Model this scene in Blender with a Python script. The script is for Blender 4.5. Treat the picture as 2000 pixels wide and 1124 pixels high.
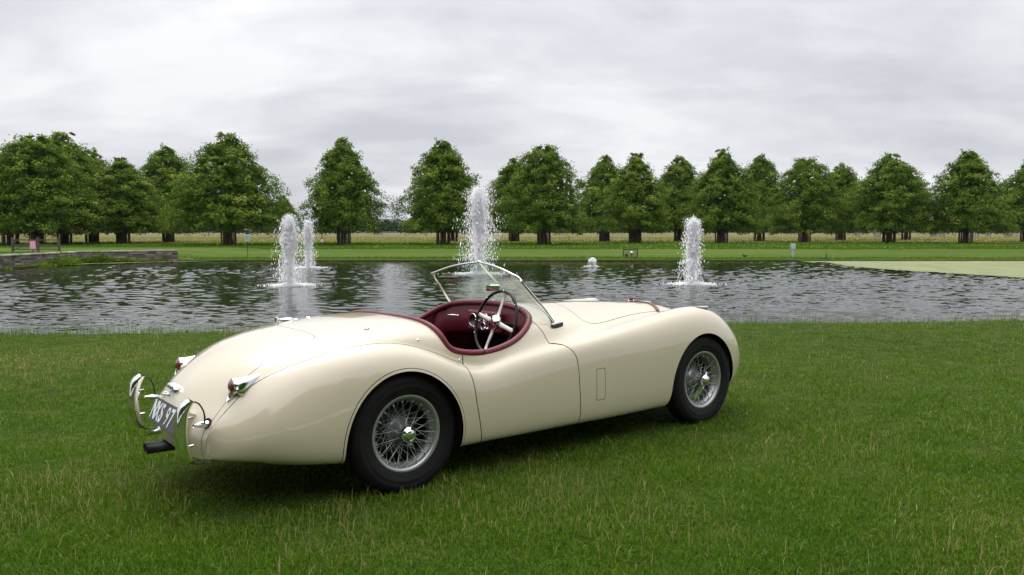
import bpy, math, random
import numpy as np
from mathutils import Vector, Matrix
R = math.radians
SKY_BASE, SKY_GRAD, SUN_E = 1.10, 2.45, 1.5
rng = np.random.default_rng(7); random.seed(7)
for o in list(bpy.data.objects): bpy.data.objects.remove(o)
SC = bpy.context.scene; COL = SC.collection
# ------------------------------------------------------------------ camera
cam = bpy.data.cameras.new('camera'); cam_o = bpy.data.objects.new('camera', cam); COL.objects.link(cam_o)
cam_o.location = (0, 0, 1.4685); cam_o.rotation_euler = (R(90) - 0.07244, 0, 0)
cam.lens = 27.477; cam.sensor_width = 36; cam.clip_start = .05; cam.clip_end = 9000
SC.camera = cam_o
# ------------------------------------------------------------------ sky: heavy overcast
SUN_EL, SUN_AZ = R(62), R(-25)
W = bpy.data.worlds.new('World'); SC.world = W; W.use_nodes = True
N = W.node_tree.nodes; Lk = W.node_tree.links; N.clear()
def wn(t, **k):
    n = N.new(t)
    for a, b in k.items(): setattr(n, a, b)
    return n
def wmath(op, a, b=None, clamp=False):
    n = wn('ShaderNodeMath', operation=op); n.use_clamp = clamp
    for i, s in enumerate((a, b)):
        if s is None: continue
        if isinstance(s, (int, float)): n.inputs[i].default_value = s
        else: Lk.new(s, n.inputs[i])
    return n.outputs[0]
sky = wn('ShaderNodeTexSky', sky_type='NISHITA'); sky.sun_disc = False
sky.sun_elevation = SUN_EL; sky.sun_rotation = SUN_AZ
sk = wn('ShaderNodeVectorMath', operation='SCALE'); Lk.new(sky.outputs[0], sk.inputs[0]); sk.inputs['Scale'].default_value = .1
tc = wn('ShaderNodeTexCoord'); sp = wn('ShaderNodeSeparateXYZ'); Lk.new(tc.outputs['Generated'], sp.inputs[0])
zc = wmath('MAXIMUM', sp.outputs[2], 0.0)
den = wmath('ADD', zc, .30)
cx = wmath('DIVIDE', sp.outputs[0], den); cy = wmath('DIVIDE', sp.outputs[1], den)
cv = wn('ShaderNodeCombineXYZ'); Lk.new(cx, cv.inputs[0]); Lk.new(cy, cv.inputs[1]); cv.inputs[2].default_value = 3.7
def cloud(scale, sx, sy, off, det=6, rough=.55, dist=.6):
    m = wn('ShaderNodeMapping'); m.inputs['Scale'].default_value = (sx, sy, 1); m.inputs['Location'].default_value = off
    Lk.new(cv.outputs[0], m.inputs[0])
    n = wn('ShaderNodeTexNoise'); n.inputs['Scale'].default_value = scale; n.inputs['Detail'].default_value = det
    n.inputs['Roughness'].default_value = rough; n.inputs['Distortion'].default_value = dist
    Lk.new(m.outputs[0], n.inputs['Vector']); return n.outputs['Fac']
n1 = cloud(1.05, .8, 1.1, (3.3, 1.4, 0), 4, .5, .3); n2 = cloud(2.9, .8, 1.35, (4.1, 2.2, 0), 6, .54, .35)
s = wmath('ADD', wmath('MULTIPLY', n1, .62), wmath('MULTIPLY', n2, .38))
cr = wn('ShaderNodeValToRGB'); Lk.new(s, cr.inputs[0]); e = cr.color_ramp.elements
e[0].position = .40; e[0].color = (.545, .555, .595, 1); e[1].position = .60; e[1].color = (.82, .82, .845, 1)
m_ = e.new(.48); m_.color = (.645, .655, .695, 1)
# overcast skies brighten steadily from the horizon to the zenith
grad = wmath('ADD', wmath('MULTIPLY', wmath('POWER', zc, 2.0), SKY_GRAD), SKY_BASE)
cl = wn('ShaderNodeVectorMath', operation='SCALE'); Lk.new(cr.outputs[0], cl.inputs[0]); Lk.new(grad, cl.inputs['Scale'])
mx = wn('ShaderNodeMixRGB'); mx.inputs[0].default_value = .97; Lk.new(sk.outputs[0], mx.inputs[1]); Lk.new(cl.outputs[0], mx.inputs[2])
bg = wn('ShaderNodeBackground'); Lk.new(mx.outputs[0], bg.inputs[0]); bg.inputs[1].default_value = 1.0
ow = wn('ShaderNodeOutputWorld'); Lk.new(bg.outputs[0], ow.inputs[0])
sun = bpy.data.lights.new('sun', 'SUN'); sun.energy = SUN_E; sun.angle = R(40); sun.color = (1, .965, .91)
sun_o = bpy.data.objects.new('sun', sun); COL.objects.link(sun_o)
sun_o.rotation_euler = (R(90) - SUN_EL, 0, R(180) - SUN_AZ)
SC.view_settings.view_transform = 'Standard'; SC.view_settings.look = 'None'
SC.view_settings.exposure = 0; SC.view_settings.gamma = 1; SC.view_settings.use_curve_mapping = False
SC.cycles.max_bounces = 12; SC.cycles.diffuse_bounces = 8; SC.cycles.transparent_max_bounces = 16; SC.cycles.caustics_reflective = False; SC.cycles.caustics_refractive = False
# ------------------------------------------------------------------ helpers
def mesh_np(name, V, F):
    """fast mesh from numpy: V (n,3), F (m,k)"""
    me = bpy.data.meshes.new(name); V = np.ascontiguousarray(V, np.float32); F = np.ascontiguousarray(F, np.int32)
    k = F.shape[1]
    me.vertices.add(len(V)); me.vertices.foreach_set('co', V.ravel())
    me.loops.add(F.size); me.loops.foreach_set('vertex_index', F.ravel())
    me.polygons.add(len(F)); me.polygons.foreach_set('loop_start', np.arange(0, F.size, k, dtype=np.int32))
    me.update(calc_edges=True); return me
def tint(me, vals, name='tint'):
    a = me.attributes.new(name, 'FLOAT', 'POINT'); a.data.foreach_set('value', np.ascontiguousarray(vals, np.float32))
def link(name, me, mat=None, parent=None, smooth=False, loc=None, rot=None):
    if not isinstance(me, bpy.types.Mesh):
        m = bpy.data.meshes.new(name); m.from_pydata([tuple(map(float, v)) for v in me[0]], [], [tuple(map(int, f)) for f in me[1]]); me = m
    o = bpy.data.objects.new(name, me); COL.objects.link(o)
    if mat and not me.materials: me.materials.append(mat)
    if parent: o.parent = parent
    if smooth: me.polygons.foreach_set('use_smooth', np.ones(len(me.polygons), bool)); me.update()
    if loc is not None: o.location = loc
    if rot is not None: o.rotation_euler = rot
    return o
def empty(name, loc=(0, 0, 0), rot=(0, 0, 0), parent=None):
    o = bpy.data.objects.new(name, None); COL.objects.link(o); o.location = loc; o.rotation_euler = rot; o.empty_display_size = .2
    if parent: o.parent = parent
    return o
def tag(o, label=None, cat=None, group=None, kind=None):
    if label: o['label'] = label
    if cat: o['category'] = cat
    if group: o['group'] = group
    if kind: o['kind'] = kind
    return o
def copy_tree(o, parent=None):
    c = o.copy(); COL.objects.link(c)
    if parent: c.parent = parent
    for ch in list(o.children): copy_tree(ch, c)
    return c
def join(parts):
    V = []; F = []
    for v, f in parts:
        n = len(V); V += [tuple(p) for p in v]; F += [tuple(i + n for i in q) for q in f]
    return V, F
def box(x0, x1, y0, y1, z0, z1, b=0.):
    if b <= 0:
        v = [(x, y, z) for z in (z0, z1) for y in (y0, y1) for x in (x0, x1)]
        return v, [(0, 2, 3, 1), (4, 5, 7, 6), (0, 1, 5, 4), (2, 6, 7, 3), (0, 4, 6, 2), (1, 3, 7, 5)]
    # bevelled box: three shrunken quads per axis
    v = []; X, Y, Z = (x0, x1), (y0, y1), (z0, z1)
    idx = {}
    for i in (0, 1):
        for j in (0, 1):
            for k in (0, 1):
                sx, sy, sz = (b if i == 0 else -b), (b if j == 0 else -b), (b if k == 0 else -b)
                idx[i, j, k, 'x'] = len(v); v.append((X[i], Y[j] + sy, Z[k] + sz))
                idx[i, j, k, 'y'] = len(v); v.append((X[i] + sx, Y[j], Z[k] + sz))
                idx[i, j, k, 'z'] = len(v); v.append((X[i] + sx, Y[j] + sy, Z[k]))
    f = []
    I = lambda i, j, k, a: idx[i, j, k, a]
    for a in (0, 1):
        q = [I(a, 0, 0, 'x'), I(a, 1, 0, 'x'), I(a, 1, 1, 'x'), I(a, 0, 1, 'x')]; f.append(q if a else q[::-1])
        q = [I(0, a, 0, 'y'), I(0, a, 1, 'y'), I(1, a, 1, 'y'), I(1, a, 0, 'y')]; f.append(q if a else q[::-1])
        q = [I(0, 0, a, 'z'), I(1, 0, a, 'z'), I(1, 1, a, 'z'), I(0, 1, a, 'z')]; f.append(q if a else q[::-1])
    for a in (0, 1):
        for c in (0, 1):
            f.append([I(a, c, 0, 'x'), I(a, c, 1, 'x'), I(a, c, 1, 'y'), I(a, c, 0, 'y')])
            f.append([I(a, 0, c, 'x'), I(a, 1, c, 'x'), I(a, 1, c, 'z'), I(a, 0, c, 'z')])
            f.append([I(0, a, c, 'y'), I(1, a, c, 'y'), I(1, a, c, 'z'), I(0, a, c, 'z')])
            for d in (0, 1): f.append([I(a, c, d, 'x'), I(a, c, d, 'y'), I(a, c, d, 'z')])
    return v, f
def frames(P, closed=False):
    P = np.asarray(P, float); n = len(P)
    T = (np.roll(P, -1, 0) - np.roll(P, 1, 0)) if closed else np.gradient(P, axis=0)
    T /= np.linalg.norm(T, axis=1, keepdims=True) + 1e-12
    up = np.array([0, 0, 1.]) if abs(T[0, 2]) < .9 else np.array([1., 0, 0])
    A = np.zeros((n, 3)); a = up - T[0] * up.dot(T[0])
    for i in range(n):
        a = a - T[i] * a.dot(T[i]); a /= np.linalg.norm(a) + 1e-12; A[i] = a
    return T, A, np.cross(T, A)
def tube(P, r, seg=10, closed=False, rb=None, cap=True):
    """round or elliptic tube; r may be per-point; rb is the second radius"""
    P = np.asarray(P, float); n = len(P); T, A, B = frames(P, closed)
    r = np.broadcast_to(np.asarray(r, float), (n,)); rb = r if rb is None else np.broadcast_to(np.asarray(rb, float), (n,))
    t = np.arange(seg) * 2 * np.pi / seg
    V = (P[:, None] + A[:, None] * (r[:, None] * np.cos(t))[..., None] + B[:, None] * (rb[:, None] * np.sin(t))[..., None]).reshape(-1, 3)
    F = []
    for i in range(n if closed else n - 1):
        j = (i + 1) % n
        for k in range(seg): F.append((i * seg + k, j * seg + k, j * seg + (k + 1) % seg, i * seg + (k + 1) % seg))
    if cap and not closed: F.append(tuple(range(seg))[::-1]); F.append(tuple((n - 1) * seg + k for k in range(seg)))
    return V, F
def lathe(prof, seg=48, axis='z', close=False):
    """prof: (radius, height) pairs"""
    V = []; F = []; n = len(prof)
    for k in range(seg):
        a = 2 * math.pi * k / seg
        for r, h in prof:
            c, s_ = r * math.cos(a), r * math.sin(a)
            V.append((c, s_, h) if axis == 'z' else ((c, h, s_) if axis == 'y' else (h, c, s_)))
    m = n if close else n - 1
    for k in range(seg):
        j = (k + 1) % seg
        for i in range(m): F.append((k * n + i, k * n + (i + 1) % n, j * n + (i + 1) % n, j * n + i))
    return V, F
def xf(vf, M):
    M = np.array(M); v = np.asarray(vf[0], float); return v @ M[:3, :3].T + M[:3, 3], vf[1]
def catmull(P, n=8):
    P = np.asarray(P, float); t = np.r_[0, np.cumsum(np.linalg.norm(np.diff(P, axis=0), axis=1))]
    return cspline(t, P, np.linspace(0, t[-1], (len(P) - 1) * n + 1))
def own_normals(me, N):
    me.polygons.foreach_set('use_smooth', np.ones(len(me.polygons), bool)); N = N / (np.linalg.norm(N, axis=1, keepdims=True) + 1e-9)
    me.normals_split_custom_set_from_vertices(N.astype(np.float32))
# ------------------------------------------------------------------ materials
MATS = {}
def pmat(name, col, rough=.5, metal=0., spec=.5, coat=0., noise=None, bump=None, trans=None, tintramp=None, sheen=0.):
    m = bpy.data.materials.new(name); m.use_nodes = True; nt = m.node_tree; b = nt.nodes['Principled BSDF']
    b.inputs['Base Color'].default_value = (*col, 1); b.inputs['Roughness'].default_value = rough; b.inputs['Metallic'].default_value = metal
    b.inputs['Specular IOR Level'].default_value = spec; b.inputs['Coat Weight'].default_value = coat; b.inputs['Coat Roughness'].default_value = .02; b.inputs['Coat IOR'].default_value = 1.65
    tcn = nt.nodes.new('ShaderNodeTexCoord')
    def nz(scale, det=5):
        n = nt.nodes.new('ShaderNodeTexNoise'); n.inputs['Scale'].default_value = scale; n.inputs['Detail'].default_value = det
        nt.links.new(tcn.outputs['Object'], n.inputs['Vector']); return n.outputs['Fac']
    if noise:   # (scale, second colour, amount)
        mixn = nt.nodes.new('ShaderNodeMixRGB'); rr = nt.nodes.new('ShaderNodeMapRange'); rr.inputs[1].default_value = .35; rr.inputs[2].default_value = .68
        rr.inputs[4].default_value = noise[2]
        nt.links.new(nz(noise[0]), rr.inputs[0]); nt.links.new(rr.outputs[0], mixn.inputs[0])
        mixn.inputs[1].default_value = (*col, 1); mixn.inputs[2].default_value = (*noise[1], 1); nt.links.new(mixn.outputs[0], b.inputs['Base Color'])
    if tintramp:
        at = nt.nodes.new('ShaderNodeAttribute'); at.attribute_name = 'tint'; rp = nt.nodes.new('ShaderNodeValToRGB'); nt.links.new(at.outputs['Fac'], rp.inputs[0])
        el = rp.color_ramp.elements
        while len(el) < len(tintramp): el.new(.5)
        for q, (p, c) in zip(el, tintramp): q.position = p; q.color = (*c, 1)
        nt.links.new(rp.outputs[0], b.inputs['Base Color'])
        if trans:
            t = nt.nodes.new('ShaderNodeBsdfTranslucent'); nt.links.new(rp.outputs[0], t.inputs[0]); ms = nt.nodes.new('ShaderNodeMixShader'); ms.inputs[0].default_value = trans
            nt.links.new(b.outputs[0], ms.inputs[1]); nt.links.new(t.outputs[0], ms.inputs[2]); nt.links.new(ms.outputs[0], nt.nodes['Material Output'].inputs[0])
    if bump:    # (scale, strength, distance)
        bp = nt.nodes.new('ShaderNodeBump'); bp.inputs['Strength'].default_value = bump[1]; bp.inputs['Distance'].default_value = bump[2]
        nt.links.new(nz(bump[0], 4), bp.inputs['Height']); nt.links.new(bp.outputs[0], b.inputs['Normal'])
    MATS[name] = m; return m
# ---- body surface of the car: stations along the car, 13 longitudinal lines on the half section
BODY=[ # nominal u, x offsets per line (or None), (y,z) per line
 (-1.20,[-1.066]+[-1.066,-1.060,-1.044,-1.028,-1.025,-1.024,-1.022,-1.02,-1.018,-1.016,-1.014,-1.01],
  [(0,.315),(.18,.315),(.32,.317),(.42,.322),(.488,.326),(.498,.42),(.502,.41),(.505,.395),(.507,.378),(.507,.362),(.507,.345),(.507,.328),(.46,.322)]),
 (-1.09,[-1.098,-1.096,-1.086,-1.056,-1.02,-1.012,-1.0,-.985,-.972,-.962,-.955,-.95,-.95],
  [(0,.49),(.18,.485),(.32,.46),(.42,.445),(.495,.44),(.504,.482),(.52,.475),(.54,.455),(.557,.43),(.567,.40),(.570,.365),(.560,.320),(.51,.312)]),
 (-.97,[-1.022,-1.016,-.992,-.96,-.935,-.93,-.912,-.888,-.87,-.86,-.85,-.84,-.84],
  [(0,.655),(.18,.645),(.32,.61),(.42,.575),(.503,.563),(.512,.562),(.538,.553),(.578,.523),(.612,.48),(.632,.43),(.636,.38),(.617,.308),(.56,.298)]),
 (-.82,[-.84,-.835,-.83,-.82,-.81,-.808,-.80,-.79,-.78,-.77,-.765,-.76,-.76],
  [(0,.80),(.2,.785),(.34,.75),(.45,.705),(.512,.673),(.522,.67),(.555,.645),(.605,.60),(.65,.53),(.675,.46),(.678,.39),(.655,.30),(.59,.28)]),
 (-.6,None,[(0,.882),(.22,.875),(.38,.845),(.50,.80),(.548,.765),(.558,.761),(.592,.752),(.645,.705),(.695,.61),(.725,.49),(.728,.38),(.705,.275),(.64,.255)]),
 (-.3,None,[(0,.928),(.24,.923),(.42,.90),(.55,.862),(.582,.835),(.592,.831),(.635,.825),(.695,.785),(.742,.69),(.768,.53),(.768,.36),(.745,.235),(.68,.225)]),
 (0.,None,[(0,.948),(.25,.945),(.45,.925),(.585,.878),(.612,.835),(.622,.831),(.665,.823),(.722,.78),(.765,.68),(.782,.52),(.779,.35),(.755,.222),(.70,.212)]),
 (.28,None,[(0,.945),(.3,.94),(.53,.91),(.63,.84),(.648,.745),(.66,.734),(.70,.725),(.745,.69),(.773,.61),(.782,.5),(.779,.35),(.755,.212),(.70,.202)]),
 (.46,None,[(0,.935),(.35,.925),(.6,.85),(.672,.76),(.684,.675),(.694,.66),(.724,.65),(.754,.62),(.773,.56),(.781,.47),(.778,.34),(.757,.212),(.70,.202)]),
 (.7,None,[(0,.935),(.35,.925),(.6,.86),(.668,.77),(.682,.71),(.70,.682),(.73,.667),(.757,.63),(.773,.57),(.781,.475),(.778,.34),(.757,.21),(.70,.2)]),
 (.95,None,[(0,.95),(.32,.945),(.52,.92),(.622,.85),(.655,.775),(.69,.72),(.728,.705),(.758,.665),(.774,.595),(.781,.485),(.778,.34),(.757,.208),(.70,.198)]),
 (1.25,None,[(0,.967),(.25,.957),(.44,.922),(.57,.857),(.625,.785),(.668,.75),(.715,.742),(.757,.705),(.775,.625),(.782,.49),(.779,.34),(.758,.205),(.70,.195)]),
 (1.6,None,[(0,.955),(.2,.945),(.35,.912),(.47,.862),(.55,.805),(.61,.78),(.675,.79),(.745,.762),(.777,.665),(.783,.5),(.78,.34),(.758,.2),(.70,.19)]),
 (2.0,None,[(0,.938),(.17,.928),(.29,.90),(.385,.855),(.45,.815),(.52,.805),(.62,.848),(.715,.828),(.775,.725),(.786,.53),(.78,.35),(.757,.2),(.70,.19)]),
 (2.4,None,[(0,.912),(.14,.905),(.24,.885),(.32,.845),(.375,.815),(.45,.815),(.57,.892),(.69,.888),(.772,.775),(.786,.57),(.78,.37),(.755,.2),(.70,.19)]),
 (2.75,None,[(0,.875),(.12,.868),(.21,.845),(.28,.80),(.33,.775),(.40,.775),(.52,.872),(.65,.87),(.752,.76),(.772,.56),(.767,.37),(.74,.22),(.68,.21)]),
 (2.96,None,[(0,.815),(.11,.805),(.19,.78),(.25,.73),(.30,.70),(.37,.70),(.50,.785),(.62,.78),(.715,.68),(.738,.52),(.733,.37),(.70,.26),(.64,.25)]),
 (3.12,[3.10,3.10,3.095,3.09,3.09,3.10,3.12,3.12,3.115,3.11,3.10,3.09,3.09],[(0,.70),(.1,.69),(.17,.66),(.23,.62),(.28,.59),(.35,.59),(.48,.65),(.58,.635),(.655,.56),(.678,.46),(.67,.37),(.645,.29),(.59,.28)]),
 (3.26,[3.19,3.19,3.188,3.185,3.18,3.19,3.21,3.21,3.205,3.195,3.19,3.18,3.17],[(0,.50),(.1,.495),(.16,.48),(.22,.46),(.27,.45),(.34,.45),(.45,.46),(.52,.45),(.57,.42),(.585,.40),(.582,.37),(.56,.33),(.52,.32)]),
 (3.36,[3.17]*6+[3.18,3.18,3.175,3.17,3.17,3.16,3.15],[(0,.32),(.1,.32),(.16,.32),(.22,.32),(.27,.32),(.34,.32),(.44,.32),(.5,.32),(.53,.32),(.54,.32),(.54,.32),(.53,.315),(.5,.31)]),
]
BU=np.array([s[0] for s in BODY])
BC=np.array([[( (s[1][k] if s[1] else s[0]), s[2][k][0], s[2][k][1]) for k in range(13)] for s in BODY]) # (S,13,3)
def _m2(t,P):
    n=len(t); h=np.diff(t); A=np.zeros((n,n)); R=np.zeros((n,)+P.shape[1:])
    A[0,0]=A[-1,-1]=1
    for i in range(1,n-1):
        A[i,i-1]=h[i-1]; A[i,i]=2*(h[i-1]+h[i]); A[i,i+1]=h[i]
        R[i]=6*((P[i+1]-P[i])/h[i]-(P[i]-P[i-1])/h[i-1])
    return np.linalg.solve(A,R.reshape(n,-1)).reshape(R.shape)
def cspline(t,P,x,M=None):
    """natural cubic spline through P at t, sampled at x"""
    P=np.asarray(P,float); t=np.asarray(t,float); x=np.atleast_1d(x)
    if M is None: M=_m2(t,P)
    i=np.clip(np.searchsorted(t,x)-1,0,len(t)-2); h=(t[i+1]-t[i])
    sh=(-1,)+(1,)*(P.ndim-1)
    a=((t[i+1]-x)/h).reshape(sh); b=((x-t[i])/h).reshape(sh); h=h.reshape(sh)
    return a*P[i]+b*P[i+1]+((a**3-a)*M[i]+(b**3-b)*M[i+1])*h*h/6
_BM=_m2(BU,BC)
def _vb(v):
    """B-spline weights over 13 lines (mirrored at line 0, clamped at line 12) for v in 0..12"""
    v=np.atleast_1d(v); W=np.zeros((len(v),13)); sg=np.zeros((len(v),13))
    i=np.clip(np.floor(v).astype(int),0,11); f=v-i
    w=[(1-f)**3/6,(3*f**3-6*f**2+4)/6,(-3*f**3+3*f**2+3*f+1)/6,f**3/6]
    r=np.arange(len(v))
    for k in range(4):
        j=i-1+k; s=np.where(j<0,-1.,1.); j=np.abs(j); 
        over=j>12
        jj=np.where(over,12,j)
        np.add.at(W,(r,jj),w[k]); np.add.at(sg,(r,jj),w[k]*s)
        # clamp: phantom point 13 = 2*P12-P11
        np.add.at(W,(r[over],np.full(over.sum(),12)),w[k][over]); np.add.at(W,(r[over],np.full(over.sum(),11)),-w[k][over])
        np.add.at(sg,(r[over],np.full(over.sum(),12)),w[k][over]); np.add.at(sg,(r[over],np.full(over.sum(),11)),-w[k][over])
    return W,sg
def S(u,v):
    u=np.atleast_1d(np.asarray(u,float)); v=np.atleast_1d(np.asarray(v,float))
    L=cspline(BU,BC,u,_BM) # (n,13,3)
    W,sg=_vb(v)
    o=np.einsum('nk,nkc->nc',W,L); o[:,1]=np.einsum('nk,nk->n',sg,L[:,:,1])
    return o
# ------------------------------------------------------------------ ground, pond, far meadow
WATER = -.35
def hsh(i): 
    return np.modf(np.sin(i * 127.1) * 43758.5453)[0] % 1.
def wob(x, y, f, seed=0):
    """smooth noise from summed sines, about -1..1"""
    o = 0.
    r = np.random.default_rng(seed)
    for k in range(7):
        a = r.uniform(0, 6.28); q = f * r.uniform(.5, 1.9); o = o + np.sin((x * math.cos(a) + y * math.sin(a)) * q + r.uniform(0, 6.28))
    return o / 4.
def near_edge(X): return 11.05 + (X + 7.2) * .118 + .12 * wob(X, 0 * X, 1.3, 3) + .05 * wob(X, 0 * X, 5., 4)
def wall_line(X): return 42.9 + (X + 23.8) * .82
def pond_d(X, Y):
    """distance inside the pond (negative outside)"""
    a = Y - near_edge(X); b = 46.4 + .05 * wob(X, 0 * X, 1.1, 5) - Y; c = X + 23.72; d = (wall_line(X) - Y) / 1.29; e = 70 - X
    return np.minimum.reduce([a, b, c, np.where(X < -19.8, d, 9e9), e])
def gz(X, Y):
    far = np.interp(Y, [46, 47.2, 58, 75, 95, 250, 900], [-.22, -.20, -.06, .15, .05, -.08, -.4])
    z = np.where(Y > 30, far, 0.) + np.where(Y > 30, .03, .012) * wob(X, Y, .8, 1) + np.where(Y > 46.8, .03 * wob(X, Y, .25, 2), 0)
    lz = np.interp(Y, [20, 36, 46, 60, 75], [0, .05, .12, .12, .15]); k = np.clip((-X - 19.5) / 3, 0, 1) * (Y > 11) * (Y < 70)
    z = z * (1 - k) + lz * k
    d = pond_d(X, Y); t = np.clip((d + .05) / .35, 0, 1); t = t * t * (3 - 2 * t)
    return z * (1 - t) + (-.95) * t
gx = np.unique(np.r_[-4000, -2000, -1000, -500, -250, -140, np.arange(-100, -30, 2.5), np.arange(-30, -18, .25), np.arange(-18, 40, .5), np.arange(40, 100, 2.5), 140, 250, 500, 1000, 2000, 4000])
gy = np.unique(np.r_[-300, -120, -60, np.arange(-40, 9, 1.), np.arange(9, 15, .12), np.arange(15, 40, 1.), np.arange(40, 48, .1), np.arange(48, 80, 1.), np.arange(80, 130, 3), 160, 200, 260, 340, 450, 600, 900, 1500, 2500, 5000])
XX, YY = np.meshgrid(gx, gy); ZZ = gz(XX, YY); a = (np.arange(len(gy) - 1)[:, None] * len(gx) + np.arange(len(gx) - 1)).ravel()
gm = mesh_np('ground', np.stack([XX, YY, ZZ], -1).reshape(-1, 3), np.stack([a, a + 1, a + 1 + len(gx), a + len(gx)], 1))
gmat = bpy.data.materials.new('turf'); gmat.use_nodes = True; nt = gmat.node_tree; B = nt.nodes['Principled BSDF']; B.inputs['Roughness'].default_value = .95; B.inputs['Specular IOR Level'].default_value = .03
geo = nt.nodes.new('ShaderNodeNewGeometry'); sep = nt.nodes.new('ShaderNodeSeparateXYZ'); nt.links.new(geo.outputs['Position'], sep.inputs[0])
def gn_noise(scale, det=5, sx=1., sy=1.):
    mp = nt.nodes.new('ShaderNodeMapping'); mp.inputs['Scale'].default_value = (sx, sy, 1); nt.links.new(geo.outputs['Position'], mp.inputs[0])
    n = nt.nodes.new('ShaderNodeTexNoise'); n.inputs['Scale'].default_value = scale; n.inputs['Detail'].default_value = det; nt.links.new(mp.outputs[0], n.inputs['Vector']); return n.outputs['Fac']
def gmath(op, a, b, c=None):
    n = nt.nodes.new('ShaderNodeMath'); n.operation = op
    for i, s in enumerate((a, b)):
        if isinstance(s, (int, float)): n.inputs[i].default_value = s
        else: nt.links.new(s, n.inputs[i])
    return n.outputs[0]
def gramp(fac, stops):
    r = nt.nodes.new('ShaderNodeValToRGB'); nt.links.new(fac, r.inputs[0]); el = r.color_ramp.elements
    while len(el) < len(stops): el.new(.5)
    for q, (p, c) in zip(el, stops): q.position = p; q.color = (*c, 1)
    return r.outputs[0]
def gmix(f, a, b):
    m = nt.nodes.new('ShaderNodeMixRGB')
    for i, s in ((0, f), (1, a), (2, b)):
        if isinstance(s, tuple): m.inputs[i].default_value = (*s, 1)
        elif isinstance(s, (int, float)): m.inputs[i].default_value = s
        else: nt.links.new(s, m.inputs[i])
    return m.outputs[0]
def sstep(v, lo, hi):
    m = nt.nodes.new('ShaderNodeMapRange'); m.interpolation_type = 'SMOOTHSTEP'; nt.links.new(v, m.inputs[0]); m.inputs[1].default_value = lo; m.inputs[2].default_value = hi; return m.outputs[0]
near_c = gramp(gn_noise(5, 6), [(.3, (.030, .046, .010)), (.5, (.045, .068, .014)), (.7, (.068, .082, .025))])
far_c = gramp(gmath('ADD', gmath('MULTIPLY', gn_noise(.12, 5, .35, 2.), .6), gmath('MULTIPLY', gn_noise(1.6, 5, .5, 2), .4)), [(.30, (0.044, 0.084, 0.014)), (.5, (0.072, 0.114, 0.020)), (.68, (0.110, 0.138, 0.034))])
mead = gramp(gn_noise(.05, 7, .5, 3.), [(.3, (.105, .115, .05)), (.5, (.155, .148, .075)), (.7, (.205, .185, .105))])
yv = gmath('ADD', sep.outputs[1], gmath('MULTIPLY', gmath('SUBTRACT', gn_noise(.09, 5), .5), 26))
c1 = gmix(sstep(sep.outputs[1], 25, 30), near_c, far_c); c2 = gmix(sstep(yv, 76, 92), c1, mead)
earth = gramp(gn_noise(9, 5), [(.35, (.022, .017, .010)), (.65, (.055, .042, .026))])
c3 = gmix(sstep(sep.outputs[2], -.245, -.275), c2, earth); nt.links.new(c3, B.inputs['Base Color'])
bp = nt.nodes.new('ShaderNodeBump'); bp.inputs['Strength'].default_value = .6; bp.inputs['Distance'].default_value = .06; nt.links.new(gn_noise(9, 5), bp.inputs['Height']); nt.links.new(bp.outputs[0], B.inputs['Normal'])
tag(link('ground', gm, gmat, smooth=True), kind='structure')
# --- pond: wind ripples as real displaced geometry, finer near the viewer
cols = np.r_[-6, -4, -2.6, np.linspace(-1.7, -.85, 60), np.linspace(-.84, .84, 780), np.linspace(.85, 1.7, 60), 2.6, 4, 6]
rows = [10.3]
while rows[-1] < 46.9: rows.append(rows[-1] + .026 * (rows[-1] / 11) ** 1.5)
rows = np.array(rows); WX = cols[None, :] * rows[:, None]; WY = np.broadcast_to(rows[:, None], WX.shape)
wr = np.random.default_rng(11); wz = np.zeros(WX.shape); dxx = np.zeros(WX.shape)
patch = .80 + .45 * wob(WX, WY * 1.6, .28, 21)                 # gusts: rougher and smoother areas
WAVE = .0042
fnt = [(-7.35, 25.9), (-9.9, 38.2), (-1.45, 33.2), (6.15, 26.6), (4.0, 39.2)]
for k in range(64):
    lam = .09 * (1.05 / .09) ** wr.uniform(0, 1); th = R(80) + wr.normal(0, .58); q = 2 * math.pi / lam; ph = wr.uniform(0, 6.28)
    amp = WAVE * lam * wr.uniform(.5, 1.3); arg = q * (WX * math.cos(th) + WY * math.sin(th)) + ph + .9 * wob(WX, WY, .5 / max(lam, .3), 100 + k)
    wz += amp * (np.sin(arg) + .25 * np.sin(2 * arg + .6))
wz *= patch
for fx, fy in fnt:                                              # rings spreading from the fountains
    rr = np.hypot(WX - fx, WY - fy); wz += .0035 * np.exp(-rr / 2.6) * np.sin(rr * 15 + .8 * wob(WX, WY, 2., 9)) * (rr > .25)
wn_, wm_ = WX.shape; a = (np.arange(wn_ - 1)[:, None] * wm_ + np.arange(wm_ - 1)).ravel()
wmesh = mesh_np('pond_water', np.stack([WX, WY, WATER + wz], -1).reshape(-1, 3), np.stack([a, a + 1, a + 1 + wm_, a + wm_], 1))
wmat = pmat('pond_water', (.010, .013, .008), .03, spec=.5, bump=(26, .05, .010)); wmat.node_tree.nodes['Principled BSDF'].inputs['IOR'].default_value = 1.333
tag(link('water', wmesh, wmat, smooth=True), kind='structure')
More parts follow.
